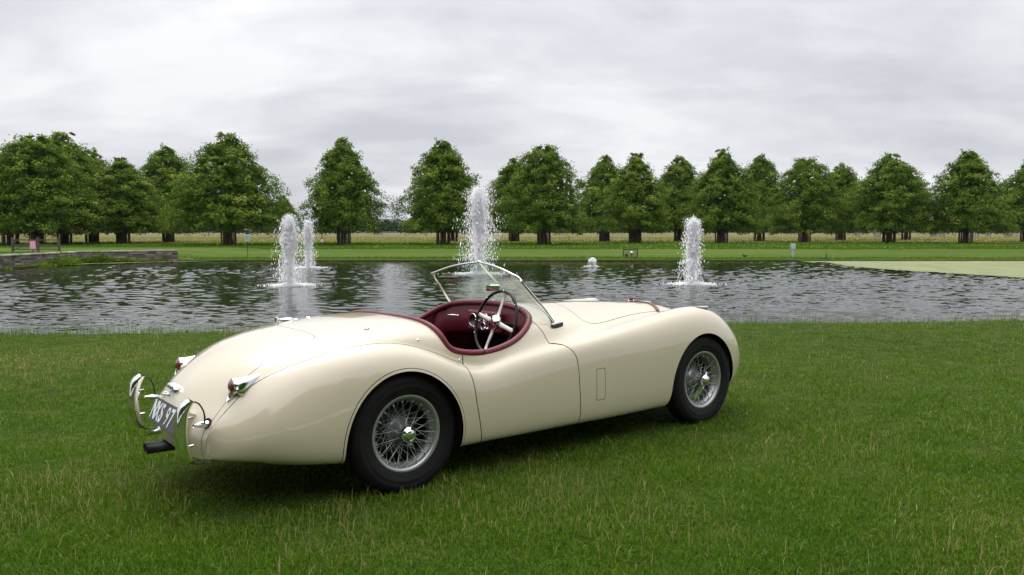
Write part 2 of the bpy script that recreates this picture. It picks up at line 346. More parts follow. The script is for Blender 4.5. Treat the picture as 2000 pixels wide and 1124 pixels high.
# --- duckweed: right-hand far corner, and a scum strip along the wall
dwm = pmat('duckweed', (.15, .185, .065), .85, noise=(.9, (.225, .235, .11), 1.), bump=(18, .9, .03))
def sheet(name, outline, label, cat, pads=()):
    P = np.array(outline); V = [tuple(p) + (WATER + .03,) for p in P]; F = [tuple(range(len(P)))]; r = np.random.default_rng(len(P))
    for px_, py_, pr_ in pads:                                   # loose rafts of weed off the edge
        k = len(V); a = np.arange(11) * 2 * np.pi / 11; rad = pr_ * (1 + r.normal(0, .25, 11)); V += [(px_ + q * math.cos(t) * .8, py_ + q * math.sin(t) * 1.6, WATER + .034) for q, t in zip(rad, a)]; F.append(tuple(range(k, k + 11)))
    o = link(name, (V, F), dwm); tag(o, label, cat, kind='stuff'); return o
bd = catmull([(16.6, 46.5), (17.7, 44.9), (17.35, 41.5), (17.4, 37.6), (18.4, 33.9), (19.6, 29.9), (20.6, 26), (22.5, 20)], 12); bd[1:, 0] += .16 * wob(bd[1:, 1], bd[1:, 1] * 0, 1.4, 31) + .07 * wob(bd[1:, 1], bd[1:, 1] * 0, 6, 33)
sheet('duckweed', bd.tolist() + [(68, 20), (68, 46.6), (16.6, 46.6)], 'pale green mat of duckweed covering the far right corner of the pond', 'duckweed', [(float(b[0]) - abs(rng.normal(.0, .35)) - .05, float(b[1]), float(rng.uniform(.03, .16))) for b in bd[3:] for _ in range(2)])
xs = np.linspace(-23.6, -17.3, 40); w0 = np.where(xs < -19.8, wall_line(xs) - .05, 46.35); wd = np.interp(xs, [-23.6, -22.5, -20, -18.5, -17.3], [2.2, 1.3, .8, .5, .05]) * (1 + .25 * wob(xs, 0 * xs, 3, 41))
sheet('duckweed', np.r_[np.c_[xs, w0 - wd], np.c_[xs[::-1], w0[::-1]]].tolist(), 'thin greyish green scum strip floating along the foot of the stone wall', 'duckweed')
# --- low stone wall round the left bank: coursed stone with coping slabs
stone = pmat('wall_stone', (.17, .145, .115), .9, bump=(14, .8, .02), tintramp=[(0, (.07, .06, .05)), (.5, (.17, .145, .115)), (1, (.31, .28, .235))]); cop = pmat('coping_stone', (.22, .195, .16), .85, noise=(2.5, (.38, .36, .32), 1.), bump=(10, .7, .02)); mort = pmat('mortar', (.07, .06, .05), .95)
wall = empty('stone_wall', (-23.8, 42.9, WATER)); tag(wall, 'low weathered stone wall with flat coping slabs along the left bank of the pond', 'wall')
segs = [((-23.8, 42.9), (-19.75, 46.22), .72, .66), ((-23.55, 30.0), (-23.8, 42.9), .70, .72)]
SV = []; cope = []
for (p, q, h0, h1) in segs:
    p, q = np.array(p), np.array(q); Lw = np.linalg.norm(q - p); d = (q - p) / Lw; nn = np.array([-d[1], d[0]]); nn = nn if (nn @ np.array([-1, 1])) > 0 else -nn; ang = math.atan2(d[1], d[0]); M = Matrix.Translation((p[0] + 23.8, p[1] - 42.9, 0)) @ Matrix.Rotation(ang, 4, 'Z')
    sgn = 1 if nn @ np.array([-d[1], d[0]]) > 0 else -1
    y0, y1 = sorted((.03 * sgn, .36 * sgn)); link('wall_core', xf(box(0, Lw, y0, y1, -.5, .62), M), mort, wall)
    z = -.02
    for course in range(6):
        hh = .62 / 6 ; x = -random.uniform(0, .3)
        while x < Lw:
            l = random.uniform(.22, .55); pr = random.uniform(0, .03); a, b = sorted((-.005 * sgn - pr * sgn, .3 * sgn)); SV.append(xf(box(max(x, 0) + .008, min(x + l, Lw) - .004, a, b, z + .006, z + hh - .006), M)); x += l
        z += hh
    x = 0
    while x < Lw - .1:
        l = min(random.uniform(.55, .85), Lw - x); a, b = sorted((-.05 * sgn + random.uniform(-.012, .012), .42 * sgn)); dz = random.uniform(-.012, .012); cope.append(xf(box(x + .006, x + l - .006, a, b, .625 + dz, .70 + dz, .012), M)); x += l
so = link('stonework', join(SV), stone, wall); tint(so.data, np.repeat(np.clip(rng.normal(.5, .28, len(SV)), 0, 1), 8)); tag(so, kind='stuff')
for c in cope: link('coping_stone', c, cop, wall)
# --- far woodland and a low wooded hill on the horizon
def leaf_quads(C, size, nrm, r):
    """two-triangle leaves at centres C facing nrm, random spin"""
    n = len(C); t = r.normal(size=(n, 3)); t -= nrm * (t * nrm).sum(1, keepdims=True); t /= np.linalg.norm(t, axis=1, keepdims=True) + 1e-9; b = np.cross(nrm, t)
    s = size[:, None]; V = np.stack([C - t * s, C - b * s * .55, C + t * s, C + b * s * .55], 1).reshape(-1, 3)
    return V, np.arange(4 * n).reshape(-1, 4)
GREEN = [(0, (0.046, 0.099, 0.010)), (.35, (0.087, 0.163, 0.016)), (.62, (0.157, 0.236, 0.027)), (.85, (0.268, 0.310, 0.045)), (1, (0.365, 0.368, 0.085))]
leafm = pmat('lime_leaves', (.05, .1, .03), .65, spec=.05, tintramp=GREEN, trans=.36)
woodm = pmat('far_woodland', (.03, .05, .03), .8, spec=.1, tintramp=[(0, (.016, .034, .016)), (.5, (.030, .056, .024)), (1, (.055, .080, .034))])
def mass(name, xs, ys, hs, ws, nleaf, size, seed, label, cat):
    r = np.random.default_rng(seed); C = []; Nn = []; T = []
    for x, y, h, w in zip(xs, ys, hs, ws):
        n = nleaf; u = r.normal(size=(n, 3)); u /= np.linalg.norm(u, axis=1, keepdims=True); u[:, 2] = np.where(u[:, 2] < -.3, -u[:, 2], u[:, 2])
        lump = 1 + .18 * np.sin(u[:, 0] * 5 + x) * np.sin(u[:, 2] * 6 + y) + r.normal(0, .07, n); c = np.stack([x + u[:, 0] * w * .5 * lump, y + u[:, 1] * w * .5 * lump, h * .5 + u[:, 2] * h * .52 * lump], 1); C.append(c)
        q = u + r.normal(0, .45, (n, 3)); Nn.append(q / np.linalg.norm(q, axis=1, keepdims=True)); T.append(np.clip(r.normal(.45, .2, n) + r.normal(0, .18), 0, 1))
    C = np.vstack(C); Nn = np.vstack(Nn); T = np.concatenate(T); V, F = leaf_quads(C, size * r.uniform(.6, 1.3, len(C)), Nn, r); me = mesh_np(name, V, F); tint(me, np.repeat(T, 4)); return tag(link(name, me, woodm), label, cat, kind='stuff')
r_ = np.random.default_rng(5); n = 130; fx = np.linspace(-330, 420, n) + r_.normal(0, 2, n)
mass('woodland', fx, 300 + r_.uniform(-14, 14, n), r_.uniform(2.5, 3.9, n) + .9 * (np.abs(fx + 42) < 22), r_.uniform(6, 12, n), 420, .8, 1, 'dark distant belt of woodland along the far side of the meadow', 'woodland')
hx = np.linspace(-1500, 1800, 120); hz = 8 + 14 * np.exp(-((hx + 240) / 150) ** 2) + 2.0 * np.sin(hx / 60) + np.sin(hx / 23)
HV = []; 
for x, z in zip(hx, hz): HV += [(x, 1250, -6), (x, 1290, z * .55), (x, 1380, z * .9), (x, 1500, z), (x, 1700, -6)]
hill = link('hill', (HV, [(5 * i + k, 5 * i + 5 + k, 5 * i + 6 + k, 5 * i + 1 + k) for i in range(119) for k in range(4)]), pmat('hill_wood', (.024, .046, .022), .95, noise=(.02, (.040, .062, .030), 1.), bump=(.08, 1., 6.)), smooth=True); tag(hill, kind='structure')
# ------------------------------------------------------------------ thin damp air: the far hill fades to blue-grey
hz_m = bpy.data.materials.new('haze'); hz_m.use_nodes = True; hn = hz_m.node_tree; hn.nodes.clear(); pv = hn.nodes.new('ShaderNodeVolumePrincipled'); pv.inputs['Color'].default_value = (.84, .90, 1, 1); pv.inputs['Density'].default_value = .00006; pv.inputs['Anisotropy'].default_value = .2
hx_o = hn.nodes.new('ShaderNodeOutputMaterial'); hn.links.new(pv.outputs[0], hx_o.inputs['Volume'])
tag(link('haze', box(-4050, 4050, -310, 5050, -9, 60), hz_m), kind='stuff')
# ------------------------------------------------------------------ lime trees
barkm = pmat('bark', (.045, .036, .027), .95, noise=(5, (.085, .070, .052), 1.), bump=(9, .9, .03))
palem = pmat('weathered_pale', (.06, .045, .033), .9, noise=(6, (.125, .10, .078), 1.), bump=(20, .5, .01))
def tree_proto(seed, H=10., Rm=4.2, peak=1.0, base=1.45, nclu=470, nl=60):
    r = np.random.default_rng(seed)
    def prof(h):
        t = np.clip((h - base) / (H - base), 0, 1); return Rm * np.clip(np.interp(t, [0, .05, .14, .28, .45, .62, .78, .91, 1.], [.78, .95, 1.0, .99, .88, .71, .48, .25, .05]) ** peak, .03, 2)
    hs = base + (H - base) * r.beta(1.15, 1.55, nclu); az = r.uniform(0, 2 * np.pi, nclu); lob = 1 + .14 * np.sin(3 * az + seed) * np.sin(hs * 1.3 + seed) + .09 * np.sin(7 * az + 2 * hs) + r.normal(0, .05, nclu)
    fr = np.where(r.uniform(0, 1, nclu) < .74, r.uniform(.80, 1.0, nclu), r.uniform(.25, .8, nclu)); rad = prof(hs) * lob * fr
    C0 = np.stack([rad * np.cos(az), rad * np.sin(az), hs - .10 * rad * fr], 1); cs = (.34 + .30 * prof(hs) / Rm) * r.uniform(.75, 1.3, nclu)
    k = r.integers(3, 7); C0[:k] = np.stack([r.normal(0, .35, k), r.normal(0, .35, k), H - r.uniform(0, .9, k)], 1); cs[:k] = .22
    cidx = np.repeat(np.arange(nclu), nl); n = len(cidx); out = np.stack([np.cos(az), np.sin(az), 0 * az], 1)[cidx]
    g = r.normal(size=(n, 3)); g /= np.linalg.norm(g, axis=1, keepdims=True); g *= r.uniform(0, 1, (n, 1)) ** .4
    tang = np.cross(out, np.array([0, 0, 1.])); L = cs[cidx][:, None]
    P = C0[cidx] + out * g[:, :1] * L * 1.12 + tang * g[:, 1:2] * L * .95 + np.array([0, 0, 1.]) * (g[:, 2:] * L * .52 - np.clip(g[:, :1], -1, 1) * L * .42)
    # sprays that stick out of the outline
    spr = r.uniform(0, 1, nclu) < .30; P += (out * .16 + np.array([0, 0, .40])) * (spr[cidx] * np.clip(g[:, 0] + .3 * g[:, 2], 0, 1) * r.uniform(.2, 1.5, n))[:, None]
    nr = out * .55 + np.array([0, 0, .75]) + r.normal(0, .55, (n, 3)); nr /= np.linalg.norm(nr, axis=1, keepdims=True)
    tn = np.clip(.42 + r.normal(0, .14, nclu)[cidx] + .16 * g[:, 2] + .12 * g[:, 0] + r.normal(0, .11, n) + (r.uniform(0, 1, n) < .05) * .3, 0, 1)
    V, F = leaf_quads(P, r.uniform(.065, .125, n), nr, r)
    # leafy interior so that the crown is not see-through
    ni = 2800; hi = base + .15 + (H - base - .8) * r.beta(1.1, 1.6, ni); ai = r.uniform(0, 2 * np.pi, ni); ri = prof(hi) * .74 * r.uniform(0, 1, ni) ** .5
    Pi = np.stack([ri * np.cos(ai), ri * np.sin(ai), hi], 1); q = r.normal(size=(ni, 3)); q /= np.linalg.norm(q, axis=1, keepdims=True); V2, F2 = leaf_quads(Pi, r.uniform(.2, .36, ni), q, r)
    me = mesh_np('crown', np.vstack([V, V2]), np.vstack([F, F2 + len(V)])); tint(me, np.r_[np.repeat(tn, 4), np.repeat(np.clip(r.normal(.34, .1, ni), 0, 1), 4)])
    cn = out * g[:, :1] * 1. + tang * g[:, 1:2] + np.array([0, 0, 1.]) * g[:, 2:] + out * .35 + np.array([0, 0, .30])
    own_normals(me, np.vstack([np.repeat(cn * .8 + nr * .5, 4, 0), np.repeat(q, 4, 0)]))
    # trunk and limbs
    parts = [tube([(0, 0, -.2), (.02, .01, .5), (.0, .03, 2.), (.06, .0, 5.), (0, 0, H - 1.)], [.38, .27, .23, .15, .03], 10)]
    for i in range(22):
        h = r.uniform(1.6, H - 2.2); a = r.uniform(0, 6.28); Lb = prof(h) * .85; parts.append(tube([(0, 0, h), (.4 * Lb * math.cos(a), .4 * Lb * math.sin(a), h + .10 * Lb), (Lb * math.cos(a), Lb * math.sin(a), h - .05 * Lb)], [.09, .055, .015], 6))
    return me, parts
PROT = []
for s_, H_, Rm_, pk in ((3, 10., 4.15, 1.0), (8, 10., 4.0, 1.1), (15, 10., 4.5, .85), (22, 10., 3.9, 1.15), (29, 10., 4.4, .95), (36, 10., 4.2, 1.0)):
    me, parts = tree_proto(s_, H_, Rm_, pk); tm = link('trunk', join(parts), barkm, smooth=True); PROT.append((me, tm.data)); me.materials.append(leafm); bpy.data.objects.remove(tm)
def add_tree(x, y, h, p, rz, label, wx=1., group='lime trees round the pond'):
    z = float(gz(np.array(x), np.array(y))); t = empty('lime_tree', (x, y, z), (0, 0, rz)); t.scale = (h / 10 * wx, h / 10 * wx, h / 10); tag(t, label, 'tree', group)
    link('crown', PROT[p][0], parent=t); link('trunk', PROT[p][1], parent=t); return t
def guard_mesh(seed, pales=18):
    r = np.random.default_rng(seed); P = []; Rr = .66
    for i in range(pales):
        a = 2 * math.pi * i / pales + r.normal(0, .05); hh = 1.75 + r.uniform(-.14, .12); tl = r.normal(0, .02)
        P.append(xf(box(-.062, .062, -.018, .018, -.1, hh), Matrix.Translation(((Rr + tl) * math.cos(a), (Rr + tl) * math.sin(a), 0)) @ Matrix.Rotation(a + math.pi / 2, 4, 'Z') @ Matrix.Rotation(r.normal(0, .02), 4, 'Y')))
    ra = [tube([(Rr * .965 * math.cos(t), Rr * .965 * math.sin(t), z) for t in np.linspace(0, 6.2832, 20, endpoint=False)], .022, 6, True) for z in (.45, 1.35)]
    return P, ra
gp, gr = guard_mesh(4); pale_me = link('pale_ring', join(gp), palem); rail_me = link('rail', gr[0], palem); pm_, rm_ = pale_me.data, rail_me.data; bpy.data.objects.remove(pale_me); bpy.data.objects.remove(rail_me)
def add_guard(x, y, label, s=1.):
    g = empty('tree_guard', (x, y, float(gz(np.array(x), np.array(y)))), (0, 0, random.uniform(0, 6))); g.scale = (s, s, s); tag(g, label, 'tree guard', 'wooden pale guards round the lime trunks')
    tag(link('pale_ring', pm_, parent=g), kind='stuff'); [link('rail', rm_, parent=g, loc=(0, 0, dz)) for dz in (0, .9)]
# X, Y, height, crown variant, turn, width, label, fenced trunk
TREES = [
    (-55.21, 78.76, 10, 0, 0.3, 1.1, 'dense lime tree cut by the left edge of the picture, behind the wall', ''),
    (-46.41, 72.44, 8.6, 1, 1.2, 1.1, 'rounded lime tree at the far left, behind the gate and wall', 'rounded tree at the far left'),
    (-43.88, 72.41, 10.4, 2, 2.1, 1.05, 'tall full lime tree behind the pink notice on the left', 'tall tree behind the pink notice'),
    (-45.29, 79.28, 11.2, 4, 4.0, 1.0, 'tall lime tree rising just right of the one by the pink notice', 'tree just right of the pink notice'),
    (-46.25, 86.3, 10.2, 5, 0.7, 1.0, 'dark lime tree filling the gap in the left group behind the wall', 'dark tree in the gap of the left group'),
    (-40.16, 80.87, 8.8, 3, 3.3, 1.15, 'lower spreading lime tree directly behind the middle of the stone wall', 'spreading tree behind the stone wall'),
    (-40.95, 93.29, 11.4, 0, 5.2, 0.95, 'lime tree behind and between the spreading one and the one by the sign post', 'tree between the spreading tree and the sign post'),
    (-26.61, 73.58, 10.4, 4, 1.9, 1.08, 'tall broad lime tree rising left of the twin fountains, beside the sign post', 'tall broad tree beside the sign post'),
    (-48.56, 166.97, 9.0, 1, 2.7, 1.0, 'small far lime tree peeping out behind the twin fountains', ''),
    (-16.33, 76.02, 10.2, 5, 2.3, 0.84, 'lone pointed lime tree right of the twin fountains with sky on both sides', 'lone pointed tree right of the twin fountains'),
    (-6.75, 76.89, 10.2, 0, 3.7, 0.90, 'tapering lime tree left of the tallest fountain', 'tapering tree left of the tallest fountain'),
    (-7.7, 101.29, 10.0, 3, 5.5, 0.9, 'lime tree mostly hidden behind the one left of the tallest fountain', 'half hidden tree left of the tallest fountain'),
    (3.16, 77.82, 10.0, 2, 1.1, 1.0, 'broad yellowish lime tree right of the tallest fountain', 'broad yellowish tree right of the tallest fountain'),
    (0.26, 99.12, 10.4, 1, 4.6, 0.98, 'paler lime tree behind the tallest fountain, left shoulder of the broad yellowish one', 'paler tree behind the tallest fountain'),
    (11.87, 100.65, 11.0, 4, 2.2, 0.9, 'lime tree seen behind the gap above the small low fountain', 'tree behind the small low fountain'),
    (13.4, 85.23, 9.7, 3, 0.9, 1.0, 'round topped lime tree above the black lamp cage', 'round topped tree above the black lamp cage'),
    (21.79, 102.05, 11.0, 5, 3.0, 0.9, 'lime tree of the back row above the right-hand fountain', 'tree above the right-hand fountain'),
    (22.16, 82.9, 9.8, 1, 5.0, 1.06, 'dense lime tree just right of the right-hand fountain', 'dense tree right of the right-hand fountain'),
    (31.56, 99.96, 11.0, 0, 1.6, 0.9, 'narrow lime tree of the back row above the bird on the bank', 'narrow tree above the bird on the bank'),
    (33.27, 89.09, 9.9, 2, 3.9, 1.0, 'wide flat topped lime tree above the pale blue post', 'flat topped tree above the pale blue post'),
    (47.42, 113.1, 11.0, 5, 2.4, 0.95, 'lime tree behind the flat topped one, showing on its right side', 'tree behind the flat topped one'),
    (41.53, 86.26, 9.8, 4, 4.4, 1.02, 'bright green lime tree over the pointed end of the duckweed mat', 'bright green tree over the tip of the duckweed'),
    (60.65, 120.56, 11.0, 3, 0.2, 0.9, 'lime tree tucked behind the bright green one on the right', 'tree behind the bright green one'),
    (48.01, 82.9, 9.8, 0, 2.9, 1.06, 'cone shaped lime tree over the duckweed, last but one on the right', 'cone shaped tree over the duckweed'),
    (63.05, 95.96, 9.8, 1, 1.4, 1.05, 'lime tree cut by the right edge of the picture', 'tree cut by the right edge of the picture'),
    (65.1, 89.52, 10, 2, 0.4, 1.0, 'lime tree just outside the right edge, branches over the duckweed', ''),
]
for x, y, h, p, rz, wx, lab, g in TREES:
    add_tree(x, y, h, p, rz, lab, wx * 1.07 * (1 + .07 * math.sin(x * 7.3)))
    if g: add_guard(x, y, 'pale guard round the trunk of the ' + g)
# trees on the viewer's own bank: they shade the lawn a little and show as dark shapes in the paintwork
for i, (x, y, h) in enumerate(((-10.5, -9, 11), (-3., -9.5, 11.5), (4.6, -9, 11), (12, -10, 11.5), (-18, -9, 11), (19, -8, 11))):
    add_tree(x, y, h, i, i * 1.1, 'near bank lime tree behind the viewer, ' + ('second from left', 'third from left', 'fourth from left', 'fifth from left', 'leftmost', 'rightmost')[i] + ' of the six', 1.05, 'lime trees behind the viewer')
# ------------------------------------------------------------------ the car
ROLL = R(1.1); HEAD = .66534
Mroll = Matrix.Rotation(-ROLL, 4, 'X'); Mh = Matrix.Rotation(HEAD, 4, 'Z')
piv = Vector((0, -.7, 0)); O_ = Vector((-1.01759, 4.85466, 0))
car = empty('vintage_roadster'); car.location = O_ + Mh @ (piv - Mroll @ piv); car.rotation_euler = (-ROLL, 0, HEAD)
tag(car, 'open cream vintage roadster with wire wheels and burgundy cockpit parked on the lawn', 'car')
paint = pmat('cream_paint', (.635, .56, .41), .30, coat=1., spec=.35)
chrome = pmat('chrome', (.86, .87, .88), .05, metal=1.)
rubber = pmat('tyre_rubber', (.008, .008, .0085), .7, spec=.25, noise=(14, (.014, .0135, .013), .8), bump=(60, .15, .004))
blk = pmat('black_trim', (.012, .012, .012), .45)
under = pmat('underbody_black', (.008, .008, .008), .9, noise=(6, (.014, .012, .010), .7))
leather = pmat('burgundy_leather', (.135, .012, .026), .42, noise=(9, (.17, .02, .035), .6), bump=(180, .25, .002))
carpet = pmat('dark_carpet', (.010, .006, .007), .95, bump=(300, .4, .003))
silver = pmat('silver_wheel_paint', (.42, .43, .42), .32, metal=.65)
lensm = pmat('red_lens', (.16, .006, .012), .08, coat=1., bump=(90, .3, .003))
strapm = pmat('brown_strap', (.16, .055, .035), .5, noise=(30, (.25, .10, .06), .7), bump=(120, .3, .002))
platem = pmat('plate_black', (.030, .032, .036), .42, spec=.45, noise=(8, (.045, .047, .05), .7))
whitem = pmat('plate_white', (.75, .76, .76), .4)
wood = pmat('wheel_rim_wood', (.016, .009, .007), .35, spec=.3, noise=(20, (.028, .015, .010), .8))
ivory = pmat('brushed_spoke', (.78, .76, .70), .3, metal=.35)
dialm = pmat('dial_face', (.015, .015, .016), .2)
def skin(name, nrm_mesh, mat, parent=car): pass
# --- cut the surface into panels -------------------------------------------------
def poly_sd(P, poly):
    """signed distance to polygon, positive inside"""
    P = np.asarray(P); Q = np.asarray(poly, float); n = len(Q); d = np.full(len(P), 1e9); ins = np.zeros(len(P), bool)
    for i in range(n):
        a, b = Q[i], Q[(i + 1) % n]; ab = b - a; t = np.clip(((P - a) @ ab) / (ab @ ab + 1e-12), 0, 1)
        d = np.minimum(d, np.linalg.norm(P - a - t[:, None] * ab, axis=1))
        c = ((a[1] > P[:, 1]) != (b[1] > P[:, 1])); xi = (b[0] - a[0]) * (P[:, 1] - a[1]) / (b[1] - a[1] + 1e-15) + a[0]
        ins ^= c & (P[:, 0] < xi)
    return np.where(ins, d, -d)
def smooth_poly(pts, it=2):
    P = np.asarray(pts, float)
    for _ in range(it): P = np.stack([.75 * P + .25 * np.roll(P, -1, 0), .25 * P + .75 * np.roll(P, -1, 0)], 1).reshape(-1, 2)
    return P
class Skin:
    # D columns: x y z nx ny nz v mv cut
    def __init__(s, D, Q): s.D = D; s.Q = Q        # Q list of polygons
    def clip(s, g, keep=True):
        G = g(s.D); G = np.where(np.abs(G) < 1e-6, 1e-6, G)
        D = s.D; new = []; out = []; cache = {}; base = len(D)
        lens = np.fromiter((len(q) for q in s.Q), int, len(s.Q)); flat = np.fromiter((i for q in s.Q for i in q), int, lens.sum())
        st = np.r_[0, np.cumsum(lens)[:-1]]; pos = G[flat] > 0; allp = np.logical_and.reduceat(pos, st); anyp = np.logical_or.reduceat(pos, st)
        for qi in np.nonzero(anyp)[0]:
            q = s.Q[qi]
            if allp[qi]: out.append(q); continue
            r = []
            for a, b in zip(q, q[1:] + q[:1]):
                if G[a] > 0: r.append(a)
                if (G[a] > 0) != (G[b] > 0):
                    k = (a, b) if a < b else (b, a)
                    if k not in cache:
                        t = G[k[0]] / (G[k[0]] - G[k[1]]); row = D[k[0]] * (1 - t) + D[k[1]] * t; row[8] = 1; cache[k] = base + len(new); new.append(row)
                    r.append(cache[k])
            if len(r) > 2: out.append(tuple(r))
        return Skin(np.vstack([D, np.array(new)]) if new else D, out)
    def build(s, name, mat, parent=car, depth=.014, lift=0., smooth_cut=True):
        used = sorted({i for q in s.Q for i in q})
        if not used: print('EMPTY', name); return None
        mp = {i: k for k, i in enumerate(used)}; D = s.D[used]; F = [tuple(mp[i] for i in q) for q in s.Q]
        Nn = D[:, 3:6] / (np.linalg.norm(D[:, 3:6], axis=1, keepdims=True) + 1e-12); V = D[:, :3] + Nn * lift
        cnt = {}
        for q in F:
            for a, b in zip(q, q[1:] + q[:1]):
                if D[a, 8] > .99 and D[b, 8] > .99:
                    k = (a, b) if a < b else (b, a); cnt[k] = cnt.get(k, 0) + 1
        V = list(map(tuple, V)); NV = list(map(tuple, Nn))
        if depth:
            for (a, b), c in cnt.items():
                if c != 1: continue
                e = np.array(V[b]) - np.array(V[a]); n = np.cross(e, Nn[a]); L = np.linalg.norm(n)
                if L < 1e-9: continue
                n /= L; k = len(V)
                V += [V[a], V[b], tuple(np.array(V[b]) - Nn[b] * depth), tuple(np.array(V[a]) - Nn[a] * depth)]; NV += [tuple(n)] * 4
                F.append((k, k + 1, k + 2, k + 3))
        me = bpy.data.meshes.new(name); me.from_pydata(V, [], F); me.polygons.foreach_set('use_smooth', np.ones(len(F), bool))
        me.normals_split_custom_set_from_vertices(NV)
        return link(name, me, mat, parent)
def body_skin(nu=600, nvh=120):
    us = np.linspace(BU[0], BU[-1], nu); vs = np.linspace(0, 12, nvh + 1)
    Lc = cspline(BU, BC, us, _BM); Wt, sg = _vb(vs); G = np.einsum('vk,ukc->uvc', Wt, Lc); G[:, :, 1] = np.einsum('vk,uk->uv', sg, Lc[:, :, 1])
    Lm = G * np.array([1, -1, 1]); A = np.concatenate([Lm[:, :0:-1], G], 1)        # right .. centre .. left
    V2 = np.r_[vs[:0:-1], vs]; du = np.gradient(A, axis=0); dv = np.gradient(A, axis=1); n = np.cross(du, dv); n /= np.linalg.norm(n, axis=2, keepdims=True) + 1e-12
    mv = np.linalg.norm(dv, axis=2) / (12 / nvh)
    nv = A.shape[1]; D = np.concatenate([A, n, np.broadcast_to(V2, (nu, nv))[..., None], mv[..., None], np.zeros((nu, nv, 1))], 2).reshape(-1, 9)
    i, j = np.meshgrid(np.arange(nu - 1), np.arange(nv - 1), indexing='ij'); a = (i * nv + j).ravel()
    Q = list(map(tuple, np.stack([a, a + nv, a + nv + 1, a + 1], 1).tolist()))
    return Skin(D, Q)
def surf(u, v, side=-1):
    """point and outward normal on the body"""
    e = 1e-3; p = S(u, v)[0]; du = S(u + e, v)[0] - p; dv = S(u, v + e)[0] - p; n = np.cross(du, dv); n /= np.linalg.norm(n) + 1e-12
    if n[2] < 0 and v < 6: n = -n
    if v >= 6 and n[1] < 0: n = -n
    m = np.array([1, side, 1]); return p * m, n * m
TRIM = [(.241, 0, .945), (.246, .116, .944), (.251, .323, .936), (.258, .427, .924), (.266, .529, .898), (.286, .608, .846), (.327, .648, .773), (.41, .667, .738), (.52, .677, .724),
        (.672, .675, .736), (.854, .653, .788), (.971, .607, .852), (1.037, .546, .894), (1.077, .433, .931), (1.122, .196, .956), (1.133, 0, .962)]
tr = catmull(TRIM, 6)
cock = np.vstack([tr[:, :2], tr[::-1, :2] * np.array([1, -1])])
g_cock = lambda D: -poly_sd(np.stack([D[:, 0], D[:, 1]], 1), cock) + np.where(D[:, 6] > 4.4, 5., 0.)
def g_arch(D, xc, a, z0, b, ext=0.):
    dx = np.abs(D[:, 0] - xc); dz = np.maximum(D[:, 2] - z0, 0); k = np.sqrt((dx / a) ** 2 + (dz / b) ** 2) + 1e-9
    g = (k - 1) * (a + b) / 2
    return np.where((D[:, 6] > 5.5) & (np.abs(D[:, 1]) > .3), g - ext, 1.)
REAR = (-.03, .365, .30, .395); FRONT = (2.555, .387, .30, .398)
def g_front(D):
    g = g_arch(D, *FRONT); z = D[:, 2]                       # lower rear corner of the opening is rounded off
    fl = np.clip((.32 - z) / .12, 0, 1) ** 2 * .035
    return np.where((D[:, 6] > 5.5) & (D[:, 0] < 2.4), g - fl, g)
DOOR = [(1.032, .886), (1.067, .813), (1.078, .748), (1.09, .743), (1.118, .741), (1.164, .732), (1.199, .705), (1.222, .675), (1.235, .643), (1.245, .544), (1.249, .443), (1.262, .30), (1.28, .0),
        (.50, .0), (.479, .218), (.455, .33), (.430, .455), (.414, .592), (.405, .642), (.40, .674), (.408, .73), (.41, 1.2), (1.0, 1.2)]
g_door = lambda D: poly_sd(D[:, [0, 2]], DOOR)
def absy(D): return np.stack([D[:, 0], np.abs(D[:, 1])], 1)
BONNET = smooth_poly([(1.615, -.3), (1.612, .06), (1.60, .145), (1.555, .334), (1.532, .45), (1.545, .505), (1.60, .528), (1.706, .512), (1.889, .457), (2.087, .395), (2.30, .345), (2.56, .295), (2.80, .235), (3.0, .165), (3.09, .12), (3.12, .05), (3.12, -.3)], 2)
g_bonnet = lambda D: np.where(D[:, 6] < 5, poly_sd(absy(D), BONNET), -1.)
BOOT = smooth_poly([(-1.3, -.3), (-1.3, .455), (-1.034, .457), (-.993, .47), (-.925, .466), (-.823, .454), (-.643, .442), (-.52, .434), (-.425, .428), (-.392, .40), (-.39, .352), (-.396, .28), (-.412, .10), (-.414, -.3)], 2)
g_boot = lambda D: np.where(D[:, 6] < 4.3, poly_sd(absy(D), BOOT), -1.)
VENT = smooth_poly([(1.402, .345), (1.402, .36), (1.402, .54), (1.402, .555), (1.417, .555), (1.465, .555), (1.480, .555), (1.480, .54), (1.481, .36), (1.481, .345), (1.466, .345), (1.417, .345)], 2)
g_vent = lambda D: np.where((D[:, 6] > 7), poly_sd(D[:, [0, 2]], VENT), -1.)
g_wing = lambda D: np.minimum((D[:, 6] - 4.5) * D[:, 7], .6 - D[:, 0])
sk0_all = body_skin(); sk0 = sk0_all.clip(g_cock)
H = .0021
sk0 = sk0.clip(g_front)
inside = lambda g, h: (lambda D: g(D) - h)
outside = lambda g, h: (lambda D: -g(D) - h)
left = lambda D: D[:, 1]; right = lambda D: -D[:, 1]
door_s = sk0.clip(inside(g_door, .0028)); sk0 = sk0.clip(outside(g_door, .0028))
for sd in (right, left): door_s.clip(sd).build('door', paint)
sk0.clip(inside(g_bonnet, H)).build('bonnet', paint); sk0 = sk0.clip(outside(g_bonnet, H))
sk0.clip(inside(g_boot, .0015)).build('boot_lid', paint); sk0 = sk0.clip(outside(g_boot, .0015))
vent_s = sk0.clip(inside(g_vent, .0016)); sk0 = sk0.clip(outside(g_vent, .0016))
for sd in (right, left): vent_s.clip(sd).build('vent_flap', paint)
wing_s = sk0.clip(inside(g_wing, .0022)); sk0 = sk0.clip(outside(g_wing, .0022))
